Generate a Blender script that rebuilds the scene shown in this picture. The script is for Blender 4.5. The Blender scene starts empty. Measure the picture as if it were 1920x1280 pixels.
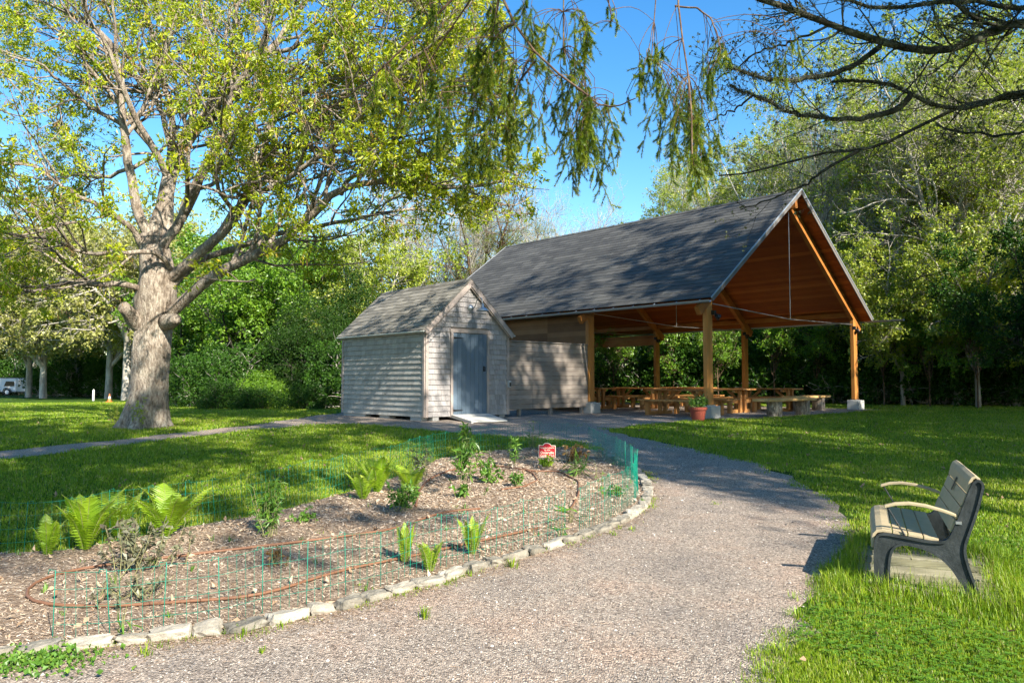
import bpy, math
import numpy as np
from mathutils import Vector, Matrix
from mathutils.geometry import delaunay_2d_cdt

# ------------------------------------------------------------------ camera, sky, sun
S = bpy.context.scene
COL = S.collection
F, PITCH, EYE = 1420.0, math.radians(3.02), 1.65
cam = bpy.data.objects.new('camera', bpy.data.cameras.new('camera'))
COL.objects.link(cam)
cam.location = (0, 0, EYE)
cam.rotation_euler = (math.radians(90) + PITCH, 0, 0)
cam.data.sensor_width = 36
cam.data.lens = F / 1920 * 36
cam.data.clip_start = .05
cam.data.clip_end = 3000
S.camera = cam

SUN_EL = math.radians(34)
SH = np.array([.565, -.825]); SH /= np.linalg.norm(SH)       # horizontal direction to the sun
sv = np.array([SH[0] * math.cos(SUN_EL), SH[1] * math.cos(SUN_EL), math.sin(SUN_EL)])
W = bpy.data.worlds.new('World'); S.world = W; W.use_nodes = True
nt = W.node_tree
bg = nt.nodes['Background']
sky = nt.nodes.new('ShaderNodeTexSky'); sky.sky_type = 'NISHITA'
sky.sun_disc = False
sky.sun_elevation = SUN_EL
sky.sun_rotation = math.atan2(SH[0], SH[1])
sky.air_density = 1.0; sky.dust_density = .25; sky.ozone_density = 1.2
hs = nt.nodes.new('ShaderNodeHueSaturation'); hs.inputs['Saturation'].default_value = 1.4
nt.links.new(sky.outputs[0], hs.inputs['Color']); nt.links.new(hs.outputs[0], bg.inputs['Color'])
bg.inputs['Strength'].default_value = .115
sun = bpy.data.objects.new('sun', bpy.data.lights.new('sun', 'SUN'))
COL.objects.link(sun)
sun.data.energy = 5.0; sun.data.angle = math.radians(.6); sun.data.color = (1, .93, .80)
sun.rotation_euler = Vector(sv).to_track_quat('Z', 'Y').to_euler()
S.view_settings.view_transform = 'Standard'; S.view_settings.look = 'None'
S.view_settings.exposure = 1.3; S.view_settings.gamma = 1
S.cycles.max_bounces = 6; S.cycles.diffuse_bounces = 3; S.cycles.glossy_bounces = 2
S.cycles.transmission_bounces = 4; S.cycles.transparent_max_bounces = 4
S.cycles.caustics_reflective = False; S.cycles.caustics_refractive = False
S.cycles.use_adaptive_sampling = True; S.cycles.adaptive_threshold = .02
S.render.use_persistent_data = False

# ------------------------------------------------------------------ geometry helpers
def zt(x, y):
    x = np.asarray(x, float); y = np.asarray(y, float)
    yy = np.maximum(y, -15)
    t = 19.4 - yy
    z = .66 - .034 * .5 * (t + np.sqrt(t * t + 4))
    s = np.clip((-x - 2) / 12, 0, 1); s = s * s * (3 - 2 * s)
    return z - .008 * np.clip(y - 20, 0, 120) * s

def ray(px, py):
    u, v = (px - 960) / F, (640 - py) / F
    c, s = math.cos(PITCH), math.sin(PITCH)
    return np.array([u, c - v * s, s + v * c])

def at(px, py, Y):
    d = ray(px, py); d = d / d[1]
    return np.array([d[0] * Y, Y, EYE + d[2] * Y])

def gp(px, py):
    d = ray(px, py); d = d / d[1]
    lo, hi = .5, 140.
    for _ in range(50):
        m = (lo + hi) / 2
        if EYE + d[2] * m > zt(d[0] * m, m): lo = m
        else: hi = m
    return np.array([d[0] * lo, lo, float(zt(d[0] * lo, lo))])

def gx(px, Y):                       # ground point under pixel column px at distance Y
    x = (px - 960) / F * Y / math.cos(PITCH)
    return (x, Y, float(zt(x, Y)))

U = np.array([-.674, .738, 0.]); U /= np.linalg.norm(U)    # long axis of the buildings (receding left)
Vv = np.array([.738, .674, 0.]); Vv /= np.linalg.norm(Vv)  # gable axis (receding right)
Z = np.array([0, 0, 1.])

class MB:
    def __init__(s): s.V = []; s.F = {}; s.T = []; s.n = 0
    def add(s, v, faces, tint=.5):
        v = np.asarray(v, float).reshape(-1, 3)
        s.V.append(v)
        s.T.append(np.broadcast_to(np.asarray(tint, float), (len(v),)) if np.ndim(tint) < 1 or len(np.atleast_1d(tint)) == len(v) else np.repeat(tint, len(v) // len(tint)))
        for f in faces:
            f = np.asarray(f, int)
            s.F.setdefault(f.shape[1], []).append(f + s.n)
        s.n += len(v)
        return s
    def box(s, c, size, R=None, tint=.5):
        h = np.array(size) / 2
        v = np.array([[x, y, z] for x in (-1, 1) for y in (-1, 1) for z in (-1, 1)], float) * h
        if R is not None: v = v @ np.asarray(R, float)      # rows of R = local axes in world
        s.add(v + np.asarray(c, float), [BOXF], tint); return s
    def bar(s, a, b, w, h, up=Z, tint=.5):
        a = np.asarray(a, float); b = np.asarray(b, float)
        d = b - a; L = np.linalg.norm(d); d = d / L
        side = np.cross(up, d); side /= np.linalg.norm(side); n = np.cross(d, side)
        return s.box((a + b) / 2, (L, w, h), np.array([d, side, n]), tint)
    def prism(s, poly, axis, tint=.5):
        p = np.asarray(poly, float); n = len(p); ax = np.asarray(axis, float)
        v = np.vstack([p, p + ax])
        s.add(v, [np.arange(n)[None, :], (np.arange(n)[::-1] + n)[None, :],
                  np.array([[i, i + n, (i + 1) % n + n, (i + 1) % n] for i in range(n)])], tint); return s
    def tube(s, pts, r, k=8, tint=.5, cap=True):
        P = np.asarray(pts, float)[None]; R = np.broadcast_to(np.asarray(r, float), (P.shape[1],))[None]
        v, f = tubes(P, R, k)
        fs = [f]
        if cap:
            m = P.shape[1]
            fs += [np.arange(k)[None, ::-1], (np.arange(k) + (m - 1) * k)[None, :]]
        s.add(v, fs, tint); return s
    def lathe(s, c, prof, k=24, tint=.5):
        c = np.asarray(c, float); a = np.linspace(0, 2 * math.pi, k, endpoint=False)
        v = np.concatenate([np.stack([c[0] + r * np.cos(a), c[1] + r * np.sin(a), np.full(k, c[2] + z)], 1) for r, z in prof])
        f = [[i * k + j, i * k + (j + 1) % k, (i + 1) * k + (j + 1) % k, (i + 1) * k + j] for i in range(len(prof) - 1) for j in range(k)]
        s.add(v, [f], tint); return s
    def build(s, name, mat, parent=None, smooth=False, bevel=0):
        V = np.concatenate(s.V).astype(np.float32)
        me = bpy.data.meshes.new(name)
        me.vertices.add(len(V)); me.vertices.foreach_set('co', V.ravel())
        li, st, n = [], [], 0
        for k, fl in s.F.items():
            f = np.concatenate(fl); li.append(f.ravel()); st.append(n + np.arange(len(f)) * k); n += f.size
        li = np.concatenate(li).astype(np.int32); st = np.concatenate(st).astype(np.int32)
        me.loops.add(len(li)); me.loops.foreach_set('vertex_index', li)
        me.polygons.add(len(st)); me.polygons.foreach_set('loop_start', st)
        me.polygons.foreach_set('use_smooth', np.full(len(st), bool(smooth)))
        me.update(calc_edges=True)
        at_ = me.attributes.new('tint', 'FLOAT', 'POINT')
        at_.data.foreach_set('value', np.concatenate(s.T).astype(np.float32))
        me.materials.append(mat)
        o = bpy.data.objects.new(name, me); COL.objects.link(o)
        if bevel:
            b = o.modifiers.new('bevel', 'BEVEL'); b.width = bevel; b.segments = 2; b.limit_method = 'ANGLE'
        if parent is not None: par(o, parent)
        return o

BOXF = np.array([[0, 1, 3, 2], [4, 6, 7, 5], [0, 4, 5, 1], [2, 3, 7, 6], [0, 2, 6, 4], [1, 5, 7, 3]])

def par(o, p):
    """geometry is authored in world space; the thing's Empty only translates"""
    o.parent = p
    o.matrix_parent_inverse = Matrix.Identity(4)
    me = o.data
    off = np.array(wloc(p))
    n = len(me.vertices); a = np.empty(n * 3, np.float32); me.vertices.foreach_get('co', a)
    a = (a.reshape(-1, 3) - off.astype(np.float32)).ravel(); me.vertices.foreach_set('co', a); me.update()

def wloc(p):
    l = np.array(p.location)
    while p.parent: p = p.parent; l = l + np.array(p.location)
    return l

def tag(o, label=None, cat=None, group=None, kind=None):
    if label: o['label'] = label
    if cat: o['category'] = cat
    if group: o['group'] = group
    if kind: o['kind'] = kind
    return o

def thing(name, loc, label, cat, group=None):
    o = bpy.data.objects.new(name, None); COL.objects.link(o)
    o.empty_display_size = .2; o.location = [float(q) for q in loc]
    return tag(o, label, cat, group)

def copy_tree(o, parent=None):
    c = o.copy(); COL.objects.link(c)
    if parent is not None: c.parent = parent
    for ch in [x for x in ALLCH.get(o.name, [])] or [x for x in bpy.data.objects if x.parent == o]:
        copy_tree(ch, c)
    return c
ALLCH = {}

def tubes(P, R, k):
    """P (N,m,3) R (N,m) -> verts, quad faces"""
    N, m, _ = P.shape
    T = np.gradient(P, axis=1); T /= np.linalg.norm(T, axis=2, keepdims=True) + 1e-9
    ref = np.where(np.abs(T[:, :1, 2:3]) > .9, np.array([1., 0, 0]), np.array([0, 0, 1.]))
    X = np.empty_like(T)
    x = np.cross(T[:, 0], ref[:, 0]); x /= np.linalg.norm(x, axis=1, keepdims=True) + 1e-9
    for i in range(m):
        x = x - T[:, i] * (x * T[:, i]).sum(1, keepdims=True)
        x /= np.linalg.norm(x, axis=1, keepdims=True) + 1e-9
        X[:, i] = x
    Y = np.cross(T, X)
    a = np.arange(k) * 2 * math.pi / k
    v = P[:, :, None] + R[:, :, None, None] * (X[:, :, None] * np.cos(a)[None, None, :, None] + Y[:, :, None] * np.sin(a)[None, None, :, None])
    base = (np.arange(N) * m * k)[:, None, None] + (np.arange(m - 1) * k)[None, :, None]
    j = np.arange(k)[None, None]; j2 = (j + 1) % k
    f = np.stack([base + j, base + j2, base + k + j2, base + k + j], -1).reshape(-1, 4)
    return v.reshape(-1, 3), f

def unit(a): return a / (np.linalg.norm(a, axis=-1, keepdims=True) + 1e-9)

def resample(pts, m):
    p = np.asarray(pts, float)
    t = np.r_[0, np.cumsum(np.linalg.norm(np.diff(p, axis=0), axis=1))]; t /= t[-1]
    # smooth (Catmull-like) by dense linear + box smoothing
    q = np.linspace(0, 1, m)
    o = np.stack([np.interp(q, t, p[:, i]) for i in range(p.shape[1])], 1)
    for _ in range(2):
        o[1:-1] = (o[:-2] + 2 * o[1:-1] + o[2:]) / 4
    return o

def sprout(rng, P, R, n, t0, t1, L, spread, up, wig, m, rf, rmin=.004, bias=None, Lvar=.4):
    """children of polylines; n = total number, chosen by parent length"""
    seg = np.linalg.norm(np.diff(P, axis=1), axis=2); tot = seg.sum(1)
    i = rng.choice(len(P), n, p=tot / tot.sum())
    t = t0 + (t1 - t0) * rng.random(n)
    f = t * (P.shape[1] - 1); a = np.minimum(f.astype(int), P.shape[1] - 2); f = f - a
    pos = P[i, a] * (1 - f)[:, None] + P[i, a + 1] * f[:, None]
    rad = R[i, a] * (1 - f) + R[i, a + 1] * f
    T = unit(P[i, a + 1] - P[i, a])
    w = rng.normal(size=(n, 3)); w = unit(w - T * (w * T).sum(1, keepdims=True))
    sp = spread * (.7 + .6 * rng.random(n))[:, None]
    d = unit(T * np.cos(sp) + w * np.sin(sp) + (0 if bias is None else bias))
    ln = L * (1 - Lvar + 2 * Lvar * rng.random(n)) * (1.15 - .6 * t)
    C = np.empty((n, m, 3)); C[:, 0] = pos
    for j in range(1, m):
        d = unit(d + rng.normal(size=(n, 3)) * wig + np.array([0, 0, up]))
        C[:, j] = C[:, j - 1] + d * (ln / (m - 1))[:, None]
    r0 = np.maximum(np.minimum(rad * rf, ln * .03), rmin)
    RR = r0[:, None] * np.linspace(1, .35, m)[None]
    return C, RR

def leafset(rng, P, n, L, Wd, droop=.3, jit=.05, t0=.3, cluster=1, lvar=.35, shape='d', along=.5):
    """n clusters placed along polylines P; returns verts, faces, tint"""
    i = rng.integers(0, len(P), n); t = t0 + (1 - t0) * rng.random(n) ** .7
    f = t * (P.shape[1] - 1); a = np.minimum(f.astype(int), P.shape[1] - 2); f = f - a
    pos = P[i, a] * (1 - f)[:, None] + P[i, a + 1] * f[:, None]
    T = unit(P[i, a + 1] - P[i, a])
    pos = np.repeat(pos, cluster, 0); T = np.repeat(T, cluster, 0)
    pos = pos + rng.normal(size=pos.shape) * jit
    N = len(pos)
    d = unit(T * along + rng.normal(size=(N, 3)) * .75 + np.array([0, 0, -droop]))
    nrm = unit(np.cross(d, rng.normal(size=(N, 3)) + np.array([0, 0, 1.2])[None] * 0))
    # leaves tend to face the sky
    nrm = unit(np.cross(nrm, d) + np.array([0, 0, .9])); nrm = unit(nrm - d * (nrm * d).sum(1, keepdims=True))
    sd = np.cross(d, nrm)
    l = (L * (1 - lvar + 2 * lvar * rng.random(N)))[:, None]; w = l * Wd / 2
    fold = nrm * w * .5
    v = np.stack([pos, pos + d * l * .45 + sd * w + fold, pos + d * l - nrm * l * .12, pos + d * l * .45 - sd * w + fold], 1)
    f = np.arange(N * 4).reshape(-1, 4)
    tint = np.repeat(rng.random(n), cluster) * .6 + rng.random(N) * .4
    return v.reshape(-1, 3), f, np.repeat(tint, 4)

def inpoly(x, y, poly):
    p = np.asarray(poly)[:, :2]; r = np.zeros(x.shape, bool)
    j = len(p) - 1
    for i in range(len(p)):
        xi, yi, xj, yj = *p[i], *p[j]
        c = ((yi > y) != (yj > y)) & (x < (xj - xi) * (y - yi) / (yj - yi + 1e-12) + xi)
        r ^= c; j = i
    return r

# ------------------------------------------------------------------ materials
def nodes(name):
    m = bpy.data.materials.new(name); m.use_nodes = True
    t = m.node_tree; t.nodes.clear()
    out = t.nodes.new('ShaderNodeOutputMaterial')
    return m, t, out
def N(t, typ, **kw):
    n = t.nodes.new(typ)
    for k, v in kw.items():
        if k.startswith('i_'):
            key = k[2:]; n.inputs[int(key) if key.isdigit() else key.replace('_', ' ')].default_value = v
        else: setattr(n, k, v)
    return n
def ramp(t, fac, stops, interp='LINEAR'):
    r = t.nodes.new('ShaderNodeValToRGB'); r.color_ramp.interpolation = interp
    e = r.color_ramp.elements
    while len(e) < len(stops): e.new(.5)
    for i, (p, c) in enumerate(stops): e[i].position = p; e[i].color = (*c, 1)
    t.links.new(fac, r.inputs[0]); return r.outputs[0]
def math_(t, op, a, b):
    n = t.nodes.new('ShaderNodeMath'); n.operation = op
    for i, q in enumerate((a, b)):
        if isinstance(q, (int, float)): n.inputs[i].default_value = q
        else: t.links.new(q, n.inputs[i])
    return n.outputs[0]
def mix(t, fac, a, b, typ='MIX'):
    n = t.nodes.new('ShaderNodeMix'); n.data_type = 'RGBA'; n.blend_type = typ
    for sock, q in ((n.inputs[0], fac), (n.inputs[6], a), (n.inputs[7], b)):
        if isinstance(q, (int, float)): sock.default_value = q
        elif isinstance(q, tuple): sock.default_value = (*q, 1)
        else: t.links.new(q, sock)
    return n.outputs[2]
def coords(t, scale=(1, 1, 1), rot=0):
    tc = t.nodes.new('ShaderNodeTexCoord'); mp = t.nodes.new('ShaderNodeMapping')
    mp.inputs['Scale'].default_value = scale; mp.inputs['Rotation'].default_value = (0, 0, rot)
    t.links.new(tc.outputs['Object'], mp.inputs[0]); return mp.outputs[0]
def noise(t, vec, scale, detail=4, rough=.6):
    n = t.nodes.new('ShaderNodeTexNoise'); n.inputs['Scale'].default_value = scale
    n.inputs['Detail'].default_value = detail; n.inputs['Roughness'].default_value = rough
    if vec is not None: t.links.new(vec, n.inputs[0])
    return n.outputs[0]
def attr(t, name='tint'):
    n = t.nodes.new('ShaderNodeAttribute'); n.attribute_name = name; return n.outputs['Fac']

def pm(name, stops, scale=4, stretch=(1, 1, 1), rot=0, rough=.8, bump=.3, tint=.5, noise_w=.5, metal=0, detail=5, fine=None, spec=.3, bdist=.01):
    """principled material: colour ramp over a mix of stretched noise and the per-piece tint"""
    m, t, out = nodes(name)
    vec = coords(t, stretch, rot)
    nf = noise(t, vec, scale, detail)
    fac = math_(t, 'ADD', math_(t, 'MULTIPLY', nf, noise_w), math_(t, 'MULTIPLY', attr(t), tint))
    if 1 - noise_w - tint > 0: fac = math_(t, 'ADD', fac, (1 - noise_w - tint) / 2)
    c = ramp(t, fac, stops)
    b = N(t, 'ShaderNodeBsdfPrincipled'); b.inputs['Roughness'].default_value = rough
    b.inputs['Metallic'].default_value = metal; b.inputs['Specular IOR Level'].default_value = spec
    t.links.new(c, b.inputs['Base Color'])
    if bump:
        bp = N(t, 'ShaderNodeBump'); bp.inputs['Strength'].default_value = bump; bp.inputs['Distance'].default_value = bdist
        h = noise(t, vec, (fine or scale * 3), 6)
        t.links.new(h, bp.inputs['Height']); t.links.new(bp.outputs[0], b.inputs['Normal'])
    t.links.new(b.outputs[0], out.inputs[0]); return m

def leafmat(name, stops, trans=.4, gloss=.04, rough=.45):
    m, t, out = nodes(name)
    c = ramp(t, attr(t), stops)
    d = N(t, 'ShaderNodeBsdfDiffuse'); tr = N(t, 'ShaderNodeBsdfTranslucent'); g = N(t, 'ShaderNodeBsdfGlossy'); g.inputs['Roughness'].default_value = rough
    t.links.new(c, d.inputs[0])
    c2 = mix(t, 1.0, c, (1.0, .95, .45), 'MULTIPLY'); t.links.new(c2, tr.inputs[0])
    m1 = N(t, 'ShaderNodeMixShader'); m1.inputs[0].default_value = trans
    t.links.new(d.outputs[0], m1.inputs[1]); t.links.new(tr.outputs[0], m1.inputs[2])
    m2 = N(t, 'ShaderNodeMixShader'); m2.inputs[0].default_value = gloss
    t.links.new(m1.outputs[0], m2.inputs[1]); t.links.new(g.outputs[0], m2.inputs[2])
    t.links.new(m2.outputs[0], out.inputs[0]); return m

M = {}
def lawn_mat():
    m, t, out = nodes('lawn')
    v = coords(t)
    c = ramp(t, noise(t, v, 1.1, 6, .7), [(.3, (.035, .075, .012)), (.5, (.06, .13, .016)), (.68, (.11, .19, .025)), (.8, (.16, .17, .05))])
    c2 = ramp(t, noise(t, v, 40, 3, .7), [(.35, (.35, .4, .3)), (.7, (1.3, 1.2, 1.1))])
    b = N(t, 'ShaderNodeBsdfPrincipled'); b.inputs['Roughness'].default_value = 1; b.inputs['Specular IOR Level'].default_value = .1
    t.links.new(mix(t, 1.0, c, c2, 'MULTIPLY'), b.inputs['Base Color'])
    bp = N(t, 'ShaderNodeBump'); bp.inputs['Strength'].default_value = 1; bp.inputs['Distance'].default_value = .05
    t.links.new(noise(t, v, 30, 4), bp.inputs['Height']); t.links.new(bp.outputs[0], b.inputs['Normal'])
    t.links.new(b.outputs[0], out.inputs[0]); return m
def gravel_mat():
    m, t, out = nodes('gravel')
    v = coords(t)
    vo = N(t, 'ShaderNodeTexVoronoi'); vo.inputs['Scale'].default_value = 100; t.links.new(v, vo.inputs[0])
    sp = N(t, 'ShaderNodeSeparateColor'); t.links.new(vo.outputs['Color'], sp.inputs[0])
    c = ramp(t, sp.outputs[0], [(0, (.10, .082, .068)), (.25, (.24, .20, .168)), (.6, (.36, .305, .255)), (.85, (.47, .39, .32)), (1, (.62, .56, .48))])
    big = ramp(t, noise(t, v, 1.3, 6, .65), [(.3, (.76, .76, .78)), (.5, (1, .97, .95)), (.68, (1.15, 1.0, .92))])
    c = mix(t, 1.0, c, big, 'MULTIPLY')
    br = ramp(t, noise(t, v, 2.1, 8, .75), [(.58, (0, 0, 0)), (.72, (1, 1, 1))])
    fl = ramp(t, noise(t, v, 60, 3, .8), [(.45, (0, 0, 0)), (.6, (1, 1, 1))])
    c = mix(t, math_(t, 'MULTIPLY', math_(t, 'MULTIPLY', br, fl), .75), c, (.20, .11, .065))
    b = N(t, 'ShaderNodeBsdfPrincipled'); b.inputs['Roughness'].default_value = .9; b.inputs['Specular IOR Level'].default_value = .2
    t.links.new(c, b.inputs['Base Color'])
    bp = N(t, 'ShaderNodeBump'); bp.inputs['Strength'].default_value = .9; bp.inputs['Distance'].default_value = .012; bp.invert = True
    t.links.new(vo.outputs['Distance'], bp.inputs['Height']); t.links.new(bp.outputs[0], b.inputs['Normal'])
    t.links.new(b.outputs[0], out.inputs[0]); return m
M['lawn'] = lawn_mat(); M['gravel'] = gravel_mat()
M['mulch'] = pm('mulch', [(.25, (.09, .058, .038)), (.45, (.25, .175, .12)), (.6, (.42, .32, .23)), (.75, (.52, .43, .34))], 22, (1, 1.6, 1), 0, .95, 1, .0, 1, fine=60, bdist=.03)
M['chip'] = pm('chip', [(.05, (.12, .07, .04)), (.3, (.30, .20, .125)), (.55, (.48, .36, .255)), (.8, (.60, .49, .38)), (1, (.70, .62, .52))], 30, tint=.9, noise_w=.1, bump=0, rough=.9)
M['blade'] = leafmat('blade', [(0, (.06, .13, .008)), (.4, (.16, .29, .012)), (.75, (.30, .41, .02)), (.93, (.40, .45, .04)), (1, (.36, .33, .14))], .35, .03)
M['clover'] = leafmat('clover', [(0, (.06, .17, .015)), (1, (.17, .33, .03))], .3)
M['granite'] = pm('granite', [(.25, (.08, .075, .062)), (.42, (.20, .18, .145)), (.62, (.33, .295, .24)), (.85, (.47, .43, .36))], 16, tint=.35, noise_w=.75, rough=.9, bump=1, fine=55)
M['greenwire'] = pm('green_wire', [(0, (.0, .17, .11)), (1, (.01, .28, .19))], 5, rough=.4, bump=0)
def bark_mat():
    m, t, out = nodes('bark')
    v = coords(t, (1, 1, .30)); v0 = coords(t)
    n1 = noise(t, v, 20, 8, .7)
    c = ramp(t, n1, [(.30, (.11, .085, .067)), (.43, (.27, .225, .185)), (.55, (.45, .39, .33)), (.72, (.60, .54, .47))])
    bl = ramp(t, noise(t, v0, 2.6, 6, .7), [(.35, (.62, .56, .50)), (.5, (.95, .92, .88)), (.62, (1.15, 1.15, 1.08))])
    c = mix(t, 1.0, c, bl, 'MULTIPLY')
    li = ramp(t, noise(t, v0, 9, 8, .8), [(.60, (0, 0, 0)), (.70, (1, 1, 1))])
    c = mix(t, math_(t, 'MULTIPLY', li, .55), c, (.40, .42, .33))
    b = N(t, 'ShaderNodeBsdfPrincipled'); b.inputs['Roughness'].default_value = .95; b.inputs['Specular IOR Level'].default_value = .2
    t.links.new(c, b.inputs['Base Color'])
    bp = N(t, 'ShaderNodeBump'); bp.inputs['Strength'].default_value = 1; bp.inputs['Distance'].default_value = .09
    t.links.new(n1, bp.inputs['Height']); t.links.new(bp.outputs[0], b.inputs['Normal'])
    t.links.new(b.outputs[0], out.inputs[0]); return m
M['bark'] = bark_mat()
M['bark2'] = pm('bark_pale', [(.28, (.14, .13, .11)), (.45, (.32, .29, .25)), (.6, (.50, .46, .39)), (.75, (.60, .56, .48))], 3, (1, 1, .4), 0, .95, .5, .1, .9, bdist=.03)
M['barkdark'] = pm('bark_dark', [(.3, (.018, .017, .012)), (.5, (.045, .042, .03)), (.62, (.09, .095, .065)), (.75, (.17, .19, .13))], 9, tint=.1, noise_w=.9, rough=1, bump=1, fine=24, bdist=.04)
M['barkred'] = pm('bark_brown', [(.3, (.06, .035, .022)), (.5, (.13, .08, .05)), (.7, (.24, .17, .11))], 12, tint=.1, noise_w=.9, rough=1, bump=.5, bdist=.02)
M['oakleaf'] = leafmat('oak_leaf', [(0, (.14, .23, .010)), (.35, (.32, .42, .015)), (.7, (.52, .58, .020)), (.92, (.66, .62, .035)), (1, (.60, .38, .06))], .45)
M['catkin'] = leafmat('catkin', [(0, (.26, .14, .05)), (1, (.48, .27, .09))], .3)
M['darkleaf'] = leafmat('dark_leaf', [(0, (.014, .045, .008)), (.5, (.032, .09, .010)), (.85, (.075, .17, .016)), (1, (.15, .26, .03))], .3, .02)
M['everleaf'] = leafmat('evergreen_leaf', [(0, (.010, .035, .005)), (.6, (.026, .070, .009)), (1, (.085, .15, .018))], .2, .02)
M['midleaf'] = leafmat('mid_leaf', [(0, (.08, .19, .012)), (.5, (.17, .34, .02)), (.85, (.28, .46, .03)), (1, (.38, .50, .05))], .5)
M['paleleaf'] = leafmat('pale_leaf', [(0, (.20, .22, .05)), (.5, (.38, .39, .10)), (1, (.56, .55, .20))], .45)
M['yelleaf'] = leafmat('spring_leaf', [(0, (.20, .30, .025)), (.5, (.38, .47, .05)), (1, (.56, .58, .11))], .5)
M['budleaf'] = leafmat('bud_leaf', [(0, (.07, .08, .04)), (1, (.18, .20, .08))], .3)
M['needle'] = leafmat('needle', [(0, (.05, .11, .016)), (.4, (.13, .22, .026)), (.75, (.30, .38, .035)), (1, (.50, .52, .06))], .45)
M['fern'] = leafmat('fern', [(0, (.16, .32, .015)), (.6, (.36, .54, .025)), (1, (.58, .68, .06))], .5)
M['herb'] = leafmat('herb', [(0, (.06, .15, .02)), (.6, (.12, .26, .03)), (1, (.26, .40, .06))], .35)
M['limeleaf'] = leafmat('lime_leaf', [(0, (.25, .42, .02)), (1, (.45, .60, .05))], .35)
M['rustleaf'] = leafmat('rust_leaf', [(0, (.14, .10, .03)), (.6, (.28, .14, .05)), (1, (.36, .24, .08))], .35)
M['greyleaf'] = leafmat('grey_leaf', [(0, (.09, .07, .05)), (1, (.24, .26, .15))], .25)
M['stalk'] = pm('stalk', [(0, (.12, .14, .05)), (1, (.32, .28, .14))], 5, bump=0)

# ------------------------------------------------------------------ ground, path, bed
def pix(poly): return [gp(*p) for p in poly]
stone_px = [(-170, 1262), (0, 1232), (100, 1221), (215, 1208), (330, 1196), (450, 1183), (560, 1158), (655, 1138), (740, 1112), (820, 1092),
            (900, 1066), (985, 1043), (1060, 1018), (1130, 995), (1175, 975), (1205, 953), (1216, 930), (1210, 905), (1192, 884), (1160, 866), (1128, 851)]
bed_back_px = [(1080, 842), (1000, 843), (900, 850), (820, 866), (740, 898), (650, 928), (570, 950), (480, 973), (380, 990), (250, 1012), (130, 1034), (0, 1042), (-160, 1052)]
BED = np.array(pix(stone_px + bed_back_px))
pr_px = [(1452, 1290), (1480, 1210), (1530, 1130), (1585, 1050), (1598, 985), (1560, 938), (1480, 893), (1400, 864), (1300, 842), (1230, 828), (1160, 813), (1140, 806), (1200, 797), (1285, 791)]
A0 = np.array([5.36, 20.7, 0.])
def pav(s, t, z=0): return A0 + U * s + Vv * t + Z * z
fl = [pav(-.25, -.45), pav(-.95, .8), pav(-1.1, 5), pav(-.9, 9.7), pav(13, 10), pav(13, -1)]
left_up_px = [(600, 778), (540, 787), (480, 796), (380, 807), (200, 827), (0, 846), (-140, 858)]
left_lo_px = [(-140, 880), (0, 862), (120, 849), (300, 826), (480, 806), (600, 796), (660, 796), (740, 801), (800, 806), (870, 814), (960, 820), (1080, 828)]
PATH = [gp(*p) for p in pr_px] + fl + [gp(*p) for p in left_up_px] + [gp(*p) for p in left_lo_px]
PATH += [gp(*p) for p in stone_px[::-1]] + [np.array([-6, 3.9, 0]), np.array([-7, -4, 0]), np.array([2.0, -4, 0]), np.array([1.25, 1.5, 0])]
PATH = np.array([[p[0], p[1], 0] for p in PATH])

def sheet(name, poly, step, dz, mat, rag=.0, seed=1, mound=None):
    rng = np.random.default_rng(seed)
    pts = []
    n = len(poly)
    for i in range(n):
        a, b = poly[i][:2], poly[(i + 1) % n][:2]
        L = np.linalg.norm(b - a); k = max(1, int(L / max(.06, step * .6)))
        d = (b - a) / (L + 1e-9); nn = np.array([-d[1], d[0]])
        for j in range(k):
            pts.append(a + (b - a) * j / k + nn * rng.normal() * rag)
    pts = np.array(pts)
    x0, y0 = pts.min(0); x1, y1 = pts.max(0)
    xs, ys = np.meshgrid(np.arange(x0, x1, step), np.arange(y0, y1, step))
    xs = xs.ravel() + rng.uniform(-.2, .2, xs.size) * step; ys = ys.ravel() + rng.uniform(-.2, .2, ys.size) * step
    k = inpoly(xs, ys, pts)
    inn = np.stack([xs[k], ys[k]], 1)
    allp = np.vstack([pts, inn])
    r = delaunay_2d_cdt([Vector((float(p[0]), float(p[1]))) for p in allp], [], [list(range(len(pts)))], 1, 1e-5)
    v = np.array([[p.x, p.y] for p in r[0]]); f = np.array([list(q) for q in r[2] if len(q) == 3])
    z = zt(v[:, 0], v[:, 1]) + dz
    if mound is not None: z = z + mound(v[:, 0], v[:, 1])
    mb = MB(); mb.add(np.c_[v, z], [f])
    o = mb.build(name, mat, smooth=True); tag(o, kind='structure'); return o

def ground():
    g = np.unique(np.r_[np.arange(-30, 40, .5), np.arange(-90, 110, 4.), np.arange(-600, 601, 60.)])
    gy = np.unique(np.r_[np.arange(-16, 40, .5), np.arange(-90, 160, 4.), np.arange(-600, 901, 60.)])
    X, Y = np.meshgrid(g, gy)
    v = np.stack([X.ravel(), Y.ravel(), zt(X, Y).ravel()], 1)
    w = len(g); i = np.arange(len(gy) - 1)[:, None] * w + np.arange(w - 1)[None]
    f = np.stack([i, i + 1, i + w + 1, i + w], -1).reshape(-1, 4)
    o = MB().add(v, [f]).build('lawn', M['lawn'], smooth=True); tag(o, kind='structure')
ground()
sheet('gravel_path', PATH, .45, .009, M['gravel'], .05, 2)
_r = np.random.default_rng(5); _w = _r.normal(size=(10, 2)) * 2.2; _p = _r.random(10) * 6.28
def mnd(x, y): return .022 + .012 * sum(np.sin(a * x + b * y + p) for (a, b), p in zip(_w, _p)) / 3
sheet('garden_bed', BED, .12, .006, M['mulch'], .012, 3, mnd)

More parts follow.
